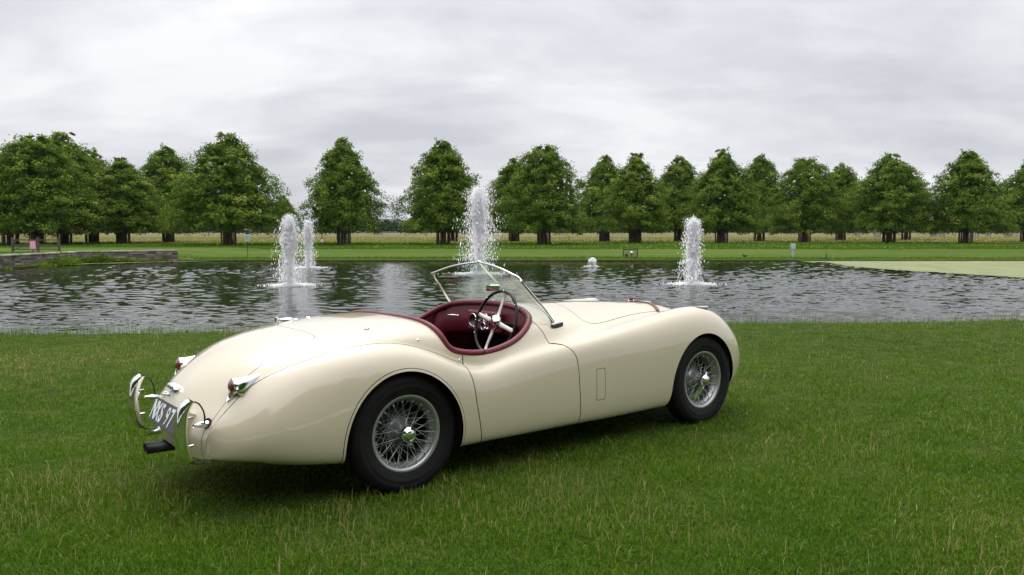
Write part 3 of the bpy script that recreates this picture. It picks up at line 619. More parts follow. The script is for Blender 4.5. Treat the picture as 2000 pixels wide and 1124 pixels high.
for sd in (right, left):
    w_ = wing_s.clip(sd); wo = w_.clip(lambda D: g_arch(D, *REAR, .017)).build('rear_wing', paint)
    w_.clip(lambda D: g_arch(D, *REAR)).clip(lambda D: -g_arch(D, *REAR, .0135)).build('arch_bead', paint, wo, depth=.02, lift=.0015)
nu_, nv_ = 600, 241
ends = []
for cols in (range(0, 86), range(nv_ - 86, nv_)):            # close the small gap between tail panel and wing end
    rows = sk0_all.D[list(cols)].copy(); rows[:, 8] = 0; rows[:, 3:6] = (-.8, .6 * np.sign(rows[0, 1]), 0); k = len(sk0.D); sk0.D = np.vstack([sk0.D, rows]); sk0.Q.append(tuple(range(k, k + len(rows))))
sk0.build('body_shell', paint, depth=.02)
# --- underside, wheel wells, floor
link('floor_pan', join([box(-.42, 3.0, -.5, .5, .235, .25), box(-.95, -.42, -.42, .42, .325, .34), box(.37, 2.10, -.7, -.501, .216, .236), box(.37, 2.10, .501, .7, .216, .236)]), under, car)
for sgn in (-1, 1):
    for xc, a, b in ((-.03, .405, .40), (2.555, .425, .41)):
        t = np.linspace(-.15, np.pi + .15, 25); V = []; F = []
        for q in t:
            for y in (.76, .50): V.append((xc + a * math.cos(q), sgn * (y if y < .6 else (.715 if abs(math.cos(q)) < .8 else .67)), .30 + b * math.sin(q)))
        for k in range(24): F.append((2 * k, 2 * k + 1, 2 * k + 3, 2 * k + 2))
        F.append(tuple(2 * k + 1 for k in range(25)))
        link('wheel_well', (V, F), under, car, True)
# --- cockpit: tub, dash, seats
tub = [(.262, .62), (.262, -.62), (1.5, -.62), (1.5, .62)]
V = [(x, y * (.99 if z > .5 else 1), z) for z in (.24, .73) for x, y in ((.275, .60), (.275, -.60), (.36, -.645), (1.20, -.635), (1.5, -.5), (1.5, .5), (1.20, .635), (.36, .645))]
link('cockpit_lining', (V, [(i, (i + 1) % 8, 8 + (i + 1) % 8, 8 + i) for i in range(8)]), leather, car)
link('carpet', (V[:8], [tuple(range(8))]), carpet, car)
link('scuttle_panel', box(1.30, 1.31, -.50, .50, .25, .80), carpet, car)
link('rear_bulkhead', join([box(.225, .238, -.44, .44, .70, .895), box(.238, .28, -.55, .55, .69, .71)]), leather, car)
def roll(P, r, name, par=car): return link(name, tube(P, r, 12), leather, par, True)
def trim_path(lo, hi, side, inn=.012, up=.012):
    q = tr[lo:hi].copy(); n = np.gradient(q, axis=0); nx = np.stack([-n[:, 1], n[:, 0]], 1); nx /= np.linalg.norm(nx, axis=1, keepdims=True)
    c = np.array([.7, 0]) - q[:, :2]; sg = np.sign((nx * c).sum(1)); q[:, :2] += nx * sg[:, None] * inn; q[:, 2] += up; q[:, 1] *= side; return q
k_door = 6 * 7; k_dash = 6 * 12
ra = np.interp(np.arange(k_door), [0, 12, 30, 42], [.009, .011, .019, .021])
a_ = trim_path(0, k_door, -1); b_ = trim_path(0, k_door, 1)
a_, b_ = trim_path(0, k_door + 1, -1)[:, :], trim_path(0, k_door + 1, 1)
ra = np.r_[ra, .021]
for q in (a_, b_): q[:, 2] -= np.interp(np.arange(len(q)), [0, 14, 28, 42], [.011, .009, .002, 0]); q[-1] -= (q[-1] - q[-2]) * .12
full = np.vstack([a_[::-1], b_[1:]]); link('cockpit_roll', tube(full, np.r_[ra[::-1], ra[1:]], 12), leather, car, True)
for sd in (-1, 1):
    q = trim_path(k_door, k_dash + 1, sd, .013, .010); q[0] += (q[1] - q[0]) * .12; q[-1] -= (q[-1] - q[-2]) * .06; roll(q, .020, 'door_roll')
a_ = trim_path(k_dash, len(tr), -1, .014, .008); b_ = trim_path(k_dash, len(tr), 1, .014, .008)
roll(np.vstack([a_, b_[::-1][1:]]), .020, 'dash_roll')
# dashboard: upright padded panel under the roll with a centre instrument panel
dp = []
for y in np.linspace(-.6, .6, 25):
    xx = np.interp(abs(y), tr[::-1, 1][:20], tr[::-1, 0][:20]) if abs(y) < .54 else 1.03
    zz = np.interp(abs(y), tr[::-1, 1][:20], tr[::-1, 2][:20]) if abs(y) < .54 else .89 - (abs(y) - .54)
    dp.append((xx, y, zz))
V = []; F = []
for x, y, z in dp: V += [(x - .012, y, z - .01), (x - .03, y, z - .09), (x - .035, y, z - .19), (x + .02, y, z - .215)]
for i in range(24):
    for k in range(3): F.append((4 * i + k, 4 * i + k + 1, 4 * i + 4 + k + 1, 4 * i + 4 + k))
dash = link('dashboard', (V, F), leather, car, True)
link('instrument_panel', box(1.045, 1.085, -.20, .20, .77, .915, .012), leather, dash)
def dial(y, z, r, x=1.043, nm='dial'):
    d = link(nm, xf(lathe([(0, 0), (r * .92, 0), (r * .93, .003), (r, .003), (r, -.01)], 28, 'x'), Matrix.Translation((x, y, z)) @ Matrix.Rotation(math.pi, 4, 'Z')), chrome, dash, True)
    d.data.materials.append(dialm)
    for p in d.data.polygons:
        c = p.center; 
        if abs(c.x - x) < .002 and math.hypot(c.y - y, c.z - z) < r * .9: p.material_index = 1
dial(-.125, .845, .047); dial(.125, .845, .047); dial(-.03, .87, .028); dial(.04, .87, .028); dial(.0, .81, .028)
for y in (-.075, -.045, .06, .085): link('switch_knob', xf(lathe([(0, .022), (.009, .02), (.011, .012), (.005, .008), (.005, 0)], 12, 'x'), Matrix.Translation((1.043, y, .795)) @ Matrix.Rotation(math.pi, 4, 'Z')), chrome, dash, True)
link('grab_handle', tube(catmull([(1.06, .33, .86), (1.03, .35, .865), (1.03, .44, .855), (1.06, .46, .85)], 5), .006, 8), chrome, dash, True)
link('gear_lever', join([tube(catmull([(1.0, -.02, .30), (.93, -.01, .45), (.88, 0, .55)], 5), .007, 8), xf(lathe([(0, -.02), (.014, -.012), (.018, 0), (.014, .012), (0, .02)], 12), Matrix.Translation((.875, 0, .565)))]), blk, car, True)
link('transmission_tunnel', tube([(.3, 0, .28), (.8, 0, .29), (1.3, 0, .33)], .12, 16), carpet, car, True)
for sg in (-1, 1):
    st = empty('seat', (0, 0, 0), parent=car)
    link('cushion', box(.42, .86, sg * .33 - .235, sg * .33 + .235, .30, .43, .045), leather, st)
    v, f = box(.30, .41, sg * .33 - .235, sg * .33 + .235, .36, .74, .045); v = [(x - (z - .36) * .12, y, z) for x, y, z in v]
    link('backrest', (v, f), leather, st)
# steering wheel (right-hand drive)
sw = empty('steering_wheel', (.885, -.36, .872), (0, R(17), 0), car)
Rw = .213
link('wheel_rim', tube([(0, Rw * math.cos(t), Rw * math.sin(t)) for t in np.linspace(0, 2 * np.pi, 64, endpoint=False)], .0105, 10, True), wood, sw, True)
for t in np.arange(0, 360, 24): link('rim_rivet', xf(lathe([(0, .004), (.0035, .002), (.0042, 0)], 8, 'x'), Matrix.Translation((-.0095, Rw * math.cos(R(t)), Rw * math.sin(R(t)))) @ Matrix.Rotation(math.pi, 4, 'Z')), chrome, sw, True) if t % 48 == 0 else None
for t in (12, 102, 192, 282):
    c, s_ = math.cos(R(t)), math.sin(R(t)); pts = [(0, .02, 0), (.002, .08, 0), (-.002, .15, 0), (0, Rw, 0)]
    v, f = tube(pts, [.019, .016, .014, .015], 8, rb=[.005] * 4); Mx = Matrix.Rotation(R(t), 4, 'X')
    # widest across the wheel plane
    v = np.asarray(v); v = np.stack([(v[:, 0]) * 1., v[:, 1], v[:, 2]], 1)
    vv, ff = [], f
    link('spoke', xf((v[:, [0, 1, 2]], f), Mx @ Matrix.Rotation(0, 4, 'Y')), ivory, sw, True)
link('hub', lathe([(0, -.034), (.018, -.033), (.022, -.028), (.040, -.024), (.050, -.012), (.052, 0), (.045, .012), (.03, .02)], 32, 'x'), chrome, sw, True)
link('horn_button', lathe([(0, -.0365), (.012, -.036), (.0165, -.034)], 24, 'x'), leather, sw, True)
link('column', tube([(.02, 0, 0), (.4, 0, 0)], .022, 12), blk, sw, True)
# --- windscreen: two flat panes meeting in a V
glass = bpy.data.materials.new('windscreen_glass'); glass.use_nodes = True; gn = glass.node_tree; gn.nodes.clear()
g1 = gn.nodes.new('ShaderNodeBsdfTransparent'); g1.inputs[0].default_value = (.90, .945, .925, 1); g2 = gn.nodes.new('ShaderNodeBsdfGlossy'); g2.inputs[1].default_value = .01
fr0 = gn.nodes.new('ShaderNodeLayerWeight'); fr1 = gn.nodes.new('ShaderNodeMath'); fr1.operation = 'POWER'; fr1.inputs[1].default_value = 4; gn.links.new(fr0.outputs['Facing'], fr1.inputs[0]); fr = gn.nodes.new('ShaderNodeMapRange'); fr.inputs[3].default_value = .035; fr.inputs[4].default_value = .7; gn.links.new(fr1.outputs[0], fr.inputs[0]); gm = gn.nodes.new('ShaderNodeMixShader'); go = gn.nodes.new('ShaderNodeOutputMaterial')
gn.links.new(fr.outputs[0], gm.inputs[0]); gn.links.new(g1.outputs[0], gm.inputs[1]); gn.links.new(g2.outputs[0], gm.inputs[2]); gn.links.new(gm.outputs[0], go.inputs[0])
ws = empty('windscreen', parent=car)
T0 = np.array([1.018, 0, 1.262]); T1 = np.array([.953, .518, 1.172]); B0 = np.array([1.315, 0, .968]); B1 = np.array([1.205, .588, .872])
Tm = (T0 + T1) / 2 + np.array([-.006, 0, .016])
Bm = np.array([1.282, .33, .943])
for sd in (-1, 1):
    m = np.array([1, sd, 1]); top = catmull([T0, Tm, T1], 10) * m; bot = catmull([B0, Bm, B1], 10) * m
    n = len(top); Vg = np.vstack([top, bot]); Fg = [(i, i + 1, n + i + 1, n + i) for i in range(n - 1)]
    nrm = np.cross(top[-1] - top[0], bot[0] - top[0]); nrm /= np.linalg.norm(nrm); V2 = np.vstack([Vg, Vg + nrm * .005])
    F2 = Fg + [tuple(2 * n + i for i in f[::-1]) for f in Fg] + [(i, i + 1, 2 * n + i + 1, 2 * n + i) for i in range(n - 1)] + [(0, n, 3 * n, 2 * n), (n - 1, 2 * n - 1, 4 * n - 1, 3 * n - 1)]
    link('glass_pane', (V2, F2), glass, ws)
    link('top_frame', tube(top, .0075, 10, rb=.0075), chrome, ws, True)
    pil = np.array([T1 + (B1 - T1) * q for q in (-.0, .3, .7, 1.02)]) * m
    link('side_pillar', tube(pil, [.0075, .008, .009, .012], 10, rb=[.009, .010, .011, .013]), chrome, ws, True)
    link('corner_joint', tube(np.array([Tm + (T1 - Tm) * .86, T1 + (B1 - T1) * .0, T1 + (B1 - T1) * .08]) * m, .0095, 10), chrome, ws, True)
    link('lower_seal', tube(bot + np.array([-.004, 0, -.012]), .010, 8), blk, ws, True)
    foot = []
    for u_, v_ in ((1.165, 3.30), (1.20, 3.28), (1.25, 3.22), (1.285, 3.2)):
        p, nn = surf(u_, v_, sd); foot.append(p + nn * .006)
    link('foot_pad', tube(foot, [.012, .021, .024, .016], 12, rb=[.008, .011, .011, .008]), blk, ws, True)
    link('foot_bracket', tube(np.array(foot) + np.array([0, 0, .011]), [.009, .014, .016, .010], 12, rb=[.006, .008, .009, .006]), chrome, ws, True)
link('centre_pillar', tube([T0 + (B0 - T0) * q for q in (0, .5, 1.0)], 0.007, 10, rb=.010), chrome, ws, True)
link('centre_cap', lathe([(0, .010), (.008, .009), (.012, 0), (.008, -.010)], 16), chrome, ws, True, loc=tuple(T0 + np.array([0, 0, .004])))
mir = empty('rear_view_mirror', (1.125, -.018, .975), (0, R(-3), R(43)), car)
link('mirror_glass', box(-.014, -.010, -.047, .047, .082, .122, .0015), pmat('mirror_glass', (.8, .82, .8), .02, metal=1.), mir)
link('mirror_back', box(-.0095, .012, -.0495, .0495, .0795, .1245, .006), chrome, mir)
link('mirror_stem', tube([(0, 0, -.01), (0, 0, .04), (.002, 0, .08)], [.008, .005, .005], 8), chrome, mir, True)
# --- wire wheels
tyre_p = [(.205, -.058), (.222, -.068), (.243, -.075), (.262, -.081), (.266, -.0825), (.270, -.0815), (.292, -.081), (.296, -.082), (.300, -.0805), (.318, -.074), (.330, -.065), (.339, -.054), (.344, -.046), (.347, -.03)]
groove = [(.341, -.028), (.341, -.024), (.3485, -.022), (.349, -.010), (.343, -.008), (.343, -.004), (.349, -.002)]
tp = tyre_p + groove; tp = tp + [(r, -y) for r, y in tp[::-1]]
rim_p = [(.197, -.060), (.2205, -.066), (.2225, -.0635), (.221, -.0605), (.206, -.055), (.203, -.040), (.196, -.036), (.186, -.02), (.180, 0), (.186, .02), (.203, .04), (.206, .055), (.221, .0605), (.219, .066), (.197, .060)]
rim_in = [(.197, -.060), (.196, -.046), (.190, -.034), (.178, -.022), (.173, -.004), (.173, .01), (.190, .035), (.197, .060)]
me_tyre = link('tyre', lathe(tp, 96, 'y'), rubber, smooth=True); me_rim = link('rim', lathe(rim_p + rim_in[::-1][1:-1], 96, 'y', True), silver, smooth=True)
hub_p = [(0, -.058), (.034, -.058), (.040, -.050), (.037, -.040), (.043, -.03), (.052, -.01), (.058, .015), (.070, .025), (.078, .033), (.078, .045), (.06, .05)]
me_hub = link('hub', lathe(hub_p, 40, 'y'), silver, smooth=True)
drum_p = [(.0, .046), (.125, .048), (.138, .056), (.14, .07), (.14, .125), (.0, .126)]
me_drum = link('brake_drum', lathe(drum_p, 48, 'y'), pmat('drum_grey', (.03, .03, .03), .6), smooth=True)
spin_p = [(0, -.112), (.022, -.111), (.029, -.107), (.031, -.098), (.041, -.095), (.044, -.088), (.046, -.074), (.045, -.060), (.036, -.056)]
v1 = lathe(spin_p, 32, 'y'); ears = []
for sg in (1, -1):
    ears.append(tube([(0, -.078, sg * .03), (0, -.080, sg * .050), (0, -.083, sg * .060), (0, -.085, sg * .066)], [.015, .013, .010, .005], 10, rb=[.012, .011, .009, .005]))
me_spin = link('knock_off_spinner', join([v1] + ears), chrome, smooth=True)
def spoke_mesh(p, q, nm):
    p, q = np.array(p), np.array(q); a = tube([p, p + (q - p) * .86], .0021, 6); b = tube([p + (q - p) * .86, q], .0034, 6); return link(nm, join([a, b]), silver, smooth=True)
def pol(r, deg, y): return (r * math.sin(R(deg)), y, r * math.cos(R(deg)))
protos = []
for k, (hr, hy, rr_, ry, d, nrep) in enumerate(((.036, -.046, .196, -.044, 26, 9), (.036, -.042, .196, -.042, -26, 9), (.074, .036, .188, -.030, 40, 18), (.074, .040, .186, -.026, -40, 18))):
    protos.append((spoke_mesh(pol(hr, 0, hy), pol(rr_, d, ry), 'spoke'), nrep, (0, 20, 0, 0)[k], k))
for ax, yy, sg in ((0, -.637, 1), (2.59, -.650, 1), (0, .637, -1), (2.59, .650, -1)):
    w = empty('wheel', (ax, yy, .336), (0, R(random.uniform(0, 40)) * 0 + (R(23) if ax > 1 else R(-8)), 0 if sg > 0 else math.pi), car)
    for m_ in (me_tyre, me_rim, me_hub, me_drum, me_spin): c = m_.copy(); COL.objects.link(c); c.parent = w
    if sg > 0:
        for po, nrep, off, k in protos:
            for i in range(nrep):
                c = po.copy(); COL.objects.link(c); c.parent = w; c.rotation_euler = (0, R(off + 360 / nrep * (i + .25 * (k % 2))), 0)
for m_ in (me_tyre, me_rim, me_hub, me_drum, me_spin, *[p[0] for p in protos]): bpy.data.objects.remove(m_)
# --- tail: lamps, overriders, plate, exhaust
for sd in (-1, 1):
    tl = empty('tail_light', parent=car); n = 15; V = []; F = []; seg = 28
    for i in range(n):
        t = i / (n - 1); x = -.884 + .150 * t; top = .722 + .012 * t ** 1.3; wid = .041 * (1 - t ** 1.7) ** .8 + .002; dn = (.043 + .055 * min(1, t * 4)) * (1 - .55 * t)
        for k in range(seg):
            a = 2 * math.pi * k / seg; cz = top - .041 * (1 - t * .8); z = math.sin(a)
            V.append((x + (.018 if z < 0 else 0) * z * z * (1 - t), sd * (.481 + .008 * t + wid * math.cos(a) * (1 + .75 * max(0, -z) * (1 - .6 * t))), cz + (.041 * (1 - t * .8) * z if z > 0 else dn * z)))
    for i in range(n - 1):
        for k in range(seg): F.append((i * seg + k, i * seg + (k + 1) % seg, (i + 1) * seg + (k + 1) % seg, (i + 1) * seg + k))
    F.append(tuple((n - 1) * seg + k for k in range(seg))); link('lamp_housing', (V, F), chrome, tl, True)
    link('bezel', xf(lathe([(.0365, .004), (.040, .008), (.0435, .003), (.0435, -.012)], 32, 'x'), Matrix.Translation((-.884, sd * .481, .681)) @ Matrix.Rotation(math.pi, 4, 'Z')), chrome, tl, True)
    link('lens', xf(lathe([(0, .024), (.014, .0225), (.026, .017), (.034, .009), (.037, 0)], 28, 'x'), Matrix.Translation((-.885, sd * .481, .681)) @ Matrix.Rotation(math.pi, 4, 'Z')), lensm, tl, True)
    foot = [surf(-.93, 3.75, sd)[0] + np.array([-.006, 0, .004]), surf(-.90, 3.7, sd)[0] + np.array([-.012, 0, .014]), np.array([-.876, sd * .483, .660])]
    link('lamp_base', tube(foot, [.006, .016, .028], 12, rb=[.004, .008, .016]), chrome, tl, True)
    # overrider
    ov = empty('overrider', parent=car); ai = catmull([(-1.086, .634), (-1.105, .605), (-1.120, .55), (-1.125, .49), (-1.121, .42), (-1.110, .365), (-1.098, .342)], 6); ao = catmull([(-1.108, .652), (-1.142, .628), (-1.170, .555), (-1.178, .49), (-1.174, .42), (-1.158, .358), (-1.122, .322)], 6)
    V = []; F = []; seg = 16; n = len(ai)
    for i in range(n):
        wdt = .036 - .007 * abs(2 * i / (n - 1) - 1) ** 4; I_, O2 = ai[i], ao[i]
        for k in range(seg + 1):
            a = math.pi * k / seg; t = math.sin(a) ** .5
            V.append((I_[0] + (O2[0] - I_[0]) * t, sd * .49 + wdt * math.copysign(abs(math.cos(a)) ** .62, math.cos(a)), I_[1] + (O2[1] - I_[1]) * t))
    for i in range(n - 1):
        for k in range(seg): F.append((i * (seg + 1) + k, i * (seg + 1) + k + 1, (i + 1) * (seg + 1) + k + 1, (i + 1) * (seg + 1) + k))
        F.append((i * (seg + 1) + seg, i * (seg + 1), (i + 1) * (seg + 1), (i + 1) * (seg + 1) + seg))
    F += [tuple(range(seg + 1)), tuple((n - 1) * (seg + 1) + k for k in range(seg + 1))]
    bar = link('overrider_bar', (V, F), chrome, ov, True)
    st = catmull([(-1.090, .488, .630), (-1.064, .488, .622), (-1.046, .488, .600), (-1.031, .487, .556), (-1.032, .485, .510)], 6) * np.array([1, sd, 1])
    v, f = tube(st, .004, 8, rb=.008); link('stay', (v, f), blk, ov, True)
    st = catmull([(-1.118, .488, .346), (-1.095, .487, .325), (-1.06, .485, .315), (-1.03, .48, .315)], 6) * np.array([1, sd, 1]); link('stay', tube(st, .004, 8, rb=.008), blk, ov, True)
    pb, nb = surf(-1.035, 3.42, sd); tip = np.array([-1.085, sd * .488, .508])
    link('mounting_bolt', tube([pb - nb * .01, pb + (tip - pb) * .5, pb + (tip - pb) * .8, tip], [.019, .016, .010, .009], 14), chrome, ov, True)
    link('grommet', tube([pb - nb * .004, pb + nb * .006], .027, 18), blk, ov, True)
    for z in (.55, .41): link('bolt_stub', tube([(-1.130, sd * .488, z), (-1.088, sd * .488, z + .002)], .006, 8), chrome, ov, True)
pb = np.array([-1.098, .02, .385]); link('overrider_bolt', tube([(-1.09, .13, .375), (-1.118, .135, .372), (-1.16, .14, .368)], [.018, .014, .010], 14), chrome, car, True)
# number plate on a body-colour plinth
Mp = Matrix.Translation((-1.087, 0, .492)) @ Matrix.Rotation(R(-26.5), 4, 'Y').inverted()
Mp = Matrix.Translation((-1.102, -.072, .490)) @ Matrix.Rotation(R(24), 4, 'Y')
v, f = box(-.004, .09, -.285, .285, -.078, .082, .012); link('plate_plinth', xf((v, f), Mp), paint, car)
plt = link('number_plate', xf(box(-.010, -.0045, -.272, .272, -.066, .066, .003), Mp), platem, car)
def text_mesh(txt, size, parent, mat, M, sx=1., nm='lettering', extr=.0012):
    cu = bpy.data.curves.new(nm, 'FONT'); cu.body = txt; cu.size = size; cu.extrude = extr; cu.align_x = 'CENTER'; cu.align_y = 'CENTER'; cu.offset = 0 if txt == '9' else .003
    to = bpy.data.objects.new(nm, cu); COL.objects.link(to); dg = bpy.context.evaluated_depsgraph_get(); me = bpy.data.meshes.new_from_object(to.evaluated_get(dg)); bpy.data.objects.remove(to)
    me.transform(Matrix.Scale(sx, 4, (1, 0, 0))); me.transform(M); me.materials.clear(); return link(nm, me, mat, parent)
# text runs towards the car's right (-y), up stays up, facing rearwards
Mt = Mp @ Matrix.Translation((-.0115, 0, 0)) @ Matrix(((0, 0, -1, 0), (-1, 0, 0, 0), (0, 1, 0, 0), (0, 0, 0, 1)))
for k_, (ch, off) in enumerate((('N', -.222), ('X', -.148), ('S', -.074), ('9', .035), ('7', .107))):
    text_mesh(ch, .140, plt, whitem, Mt @ Matrix.Translation((off, -.004, 0)), .80)
lamp = empty('plate_lamp', parent=car)
v, f = tube([(0, -.064, -.008), (0, -.060, -.002), (0, -.045, .003), (0, 0, .005), (0, .045, .003), (0, .060, -.002), (0, .064, -.008)], [.006, .016, .022, .024, .022, .016, .006], 16, rb=[.010, .024, .030, .032, .030, .024, .010])
Ml = Matrix.Translation((-1.050, -.012, .632)) @ Matrix.Rotation(R(32), 4, 'Y'); link('lamp_shell', xf((v, f), Ml), chrome, lamp, True)
link('lamp_glass', xf(box(-.02, .015, -.05, .05, -.026, -.0205, .002), Ml), whitem, lamp)
link('boot_handle', xf(tube(catmull([(0, -.045, 0), (-.016, -.03, 0), (-.016, .03, 0), (0, .045, 0)], 4), .006, 8), Matrix.Translation((-1.062, .06, .590))), chrome, car, True)
ex = empty('exhaust', parent=car)
for y, z in ((.225, .272), (.168, .268)): link('tail_pipe', join([lathe([(.0215, -1.155), (.025, -1.157), (.025, -1.0), (.025, -.3)], 20, 'x'), lathe([(.0215, -1.155), (.021, -1.05), (0, -1.05)], 20, 'x')]), pmat('pipe_black', (.02, .019, .018), .35, metal=.6, noise=(12, (.2, .19, .18), .25)) if y > .2 else MATS['pipe_black'], ex, True, loc=(.0, y, z))
# filler, studs, wing lamps, strap
fl = empty('fuel_filler', parent=car); pf, nf = surf(-.27, 1.45, 1)
link('filler_cap', xf(lathe([(0, .024), (.03, .022), (.044, .016), (.047, .010), (.045, .0), (.05, -.004), (.05, -.01)], 28), Matrix.Translation(pf) @ Matrix.Rotation(R(-3), 4, 'Y')), chrome, fl, True)
link('filler_lever', join([box(pf[0] - .072, pf[0] - .060, pf[1] - .016, pf[1] + .016, pf[2] - .004, pf[2] + .030, .003), box(pf[0] - .062, pf[0] - .03, pf[1] - .008, pf[1] + .008, pf[2] + .010, pf[2] + .018, .002)]), chrome, fl)
link('filler_hinge', box(pf[0] + .03, pf[0] + .075, pf[1] - .012, pf[1] + .012, pf[2] - .004, pf[2] + .012, .004), chrome, fl)
for (u_, v_, sd) in ((-.074, 2.13, -1), (-.15, 1.04, 1), (.139, 3.45, -1), (.383, 4.01, -1), (-.074, 2.13, 1), (.139, 3.45, 1), (.383, 4.01, 1)):
    p, nn = surf(u_, v_, sd); q = Vector(nn).to_track_quat('Z', 'Y').to_matrix().to_4x4()
    link('hood_stud', xf(lathe([(0, .009), (.004, .008), (.006, .004), (.009, .001), (.010, -.001)], 12), Matrix.Translation(p) @ q), chrome, car, True)
p, nn = surf(-.09, 2.13, -1); link('hood_stud', tube([p + nn * .004, p + np.array([-.03, 0, 0]) + nn * .003], [.006, .003], 8), chrome, car, True)
for sd in (-1, 1):
    p0, _ = surf(2.60, 6.75, sd); p1, _ = surf(2.74, 6.75, sd); p2, _ = surf(2.80, 6.75, sd)
    link('side_light', tube([p0 + np.array([0, 0, .001]), p0 + (p1 - p0) * .4 + np.array([0, 0, .007]), p1 + np.array([0, 0, .012]), p1 + (p2 - p1) * .5 + np.array([0, 0, .010]), p2 + np.array([0, 0, .003])], [.002, .008, .012, .011, .003], 14, rb=[.006, .022, .027, .020, .004]), chrome, car, True)
st = empty('bonnet_strap', parent=car); pts = []; nrm = []
for v_ in np.linspace(-3.05, 3.05, 41):
    u_ = 2.675 - .125 * min(1, (abs(v_) / 3.05) ** 1.4); p, nn = surf(u_, abs(v_), 1 if v_ > 0 else -1); pts.append(p + nn * .006); nrm.append(nn)
pts = np.array(pts); V = []; F = []; T = np.gradient(pts, axis=0); T /= np.linalg.norm(T, axis=1, keepdims=True)
for p, t, nn in zip(pts, T, nrm):
    b = np.cross(t, nn); V += [p - b * .018 - nn * .002, p - b * .016 + nn * .003, p + b * .016 + nn * .003, p + b * .018 - nn * .002]
for i in range(40):
    for k in range(3): F.append((4 * i + k, 4 * i + k + 1, 4 * i + 5 + k, 4 * i + 4 + k))
link('strap_band', (V, F), strapm, st)
for v_, sd in ((.55, -1), (.75, 1)):
    p, nn = surf(2.665, v_, sd); q = Matrix.Translation(p + nn * .012) @ Vector(nn).to_track_quat('Z', 'Y').to_matrix().to_4x4()
    link('buckle', xf(tube([(.024, .03, 0), (-.024, .03, 0), (-.024, -.03, 0), (.024, -.03, 0)], .004, 8, True), q), chrome, st)
    link('strap_loop', xf(join([box(-.021, .021, -.055, -.035, -.004, .008, .003), box(-.018, .018, .0, .09, .002, .007, .002)]), q @ Matrix.Rotation(R(6), 4, 'X')), strapm, st)
# ------------------------------------------------------------------ lawn grass: real blades
def blades(X, Y, h, w, lean, r, tn, z0=None):
    n = len(X); a = r.uniform(0, 2 * np.pi, n); d = np.stack([np.cos(a), np.sin(a)], 1); b = r.uniform(0, 2 * np.pi, n); s = np.stack([np.cos(b), np.sin(b)], 1) * (w / 2)[:, None]
    P = np.stack([X, Y], 1); z = gz(X, Y) if z0 is None else z0; z = z - .004
    l = (lean * h)[:, None] * d
    V = np.zeros((n, 5, 3)); V[:, 0, :2] = P - s; V[:, 1, :2] = P + s; V[:, 0, 2] = V[:, 1, 2] = z
    V[:, 2, :2] = P - s * .75 + l * .35; V[:, 3, :2] = P + s * .75 + l * .35; V[:, 2, 2] = V[:, 3, 2] = z + h * .6
    V[:, 4, :2] = P + l; V[:, 4, 2] = z + h * np.clip(1.05 - lean * .35, .3, 1)
    i = np.arange(n)[:, None] * 5; F = np.concatenate([i + [0, 1, 3], i + [0, 3, 2], i + [2, 3, 4]], 0)
    return V.reshape(-1, 3), F, np.repeat(tn, 5)
GR = [(0, (0.055, 0.113, 0.009)), (.30, (0.078, 0.175, 0.012)), (.55, (0.128, 0.238, 0.018)), (.72, (0.192, 0.262, 0.032)), (.84, (0.291, 0.262, 0.075)), (1, (0.479, 0.394, 0.200))]
grassm = pmat('grass_blades', (.05, .1, .02), .65, spec=.05, tintramp=GR, trans=.30)
gr_ = np.random.default_rng(17)
def scatter(n, y0, y1, pw, half=.80, pad=.8):
    """ground positions, density falling with distance from the viewer's spot"""
    u = gr_.uniform(0, 1, n); Y = (y0 ** (1 - pw) + u * (y1 ** (1 - pw) - y0 ** (1 - pw))) ** (1 / (1 - pw)); X = gr_.uniform(-1, 1, n) * (half * Y + pad); return X, Y
cI = car.matrix_world.copy()
bpy.context.view_layer.update(); Mi = np.array(car.matrix_world.inverted())
def car_xy(X, Y): return Mi[0, 0] * X + Mi[0, 1] * Y + Mi[0, 3], Mi[1, 0] * X + Mi[1, 1] * Y + Mi[1, 3]
def lawn_filter(X, Y):
    cx_, cy_ = car_xy(X, Y); k = Y < near_edge(X) + .10
    for ax in (0, 2.59):
        for yy in (-.64, .64): k &= ~((np.abs(cx_ - ax) < .14) & (np.abs(cy_ - yy) < .07))
    return k
def under_car(X, Y):
    cx_, cy_ = car_xy(X, Y); return np.clip(np.minimum.reduce([cx_ + 1.1, 3.15 - cx_, .72 - np.abs(cy_)]) / .15, 0, 1)
X, Y = scatter(440000, 2.6, 13.6, 1.75); k = lawn_filter(X, Y); X, Y = X[k], Y[k]; n = len(X)
dry = wob(X, Y, .35, 55) * .5 + wob(X, Y, .9, 51) * .6 + wob(X, Y, 2.6, 52) * .45 + wob(X, Y, 6., 53) * .25
tuft = wob(X, Y, 7., 54)
h = (.026 + .012 * np.clip(tuft, -1, 1.4) + gr_.uniform(-.011, .016, n)) * (1 - .45 * under_car(X, Y)); h = np.clip(h, .013, .08)
tn = np.clip(np.clip(.42 + .12 * dry, .2, .6) + .22 * np.clip(dry - .45, 0, 1.2) + gr_.normal(0, .13, n) + (gr_.uniform(0, 1, n) < .05 + .05 * np.clip(dry, 0, 1.5)) * .34, 0, 1)
Vg, Fg, Tg = blades(X, Y, h, .0030 + .00042 * Y + gr_.uniform(0, .0016, n), np.abs(gr_.normal(.5, .3, n)), gr_, tn)
gme = mesh_np('grass', Vg, Fg); tint(gme, Tg); tag(link('grass', gme, grassm), 'mown green lawn grass with yellowish patches round and below the car', 'grass', kind='stuff')
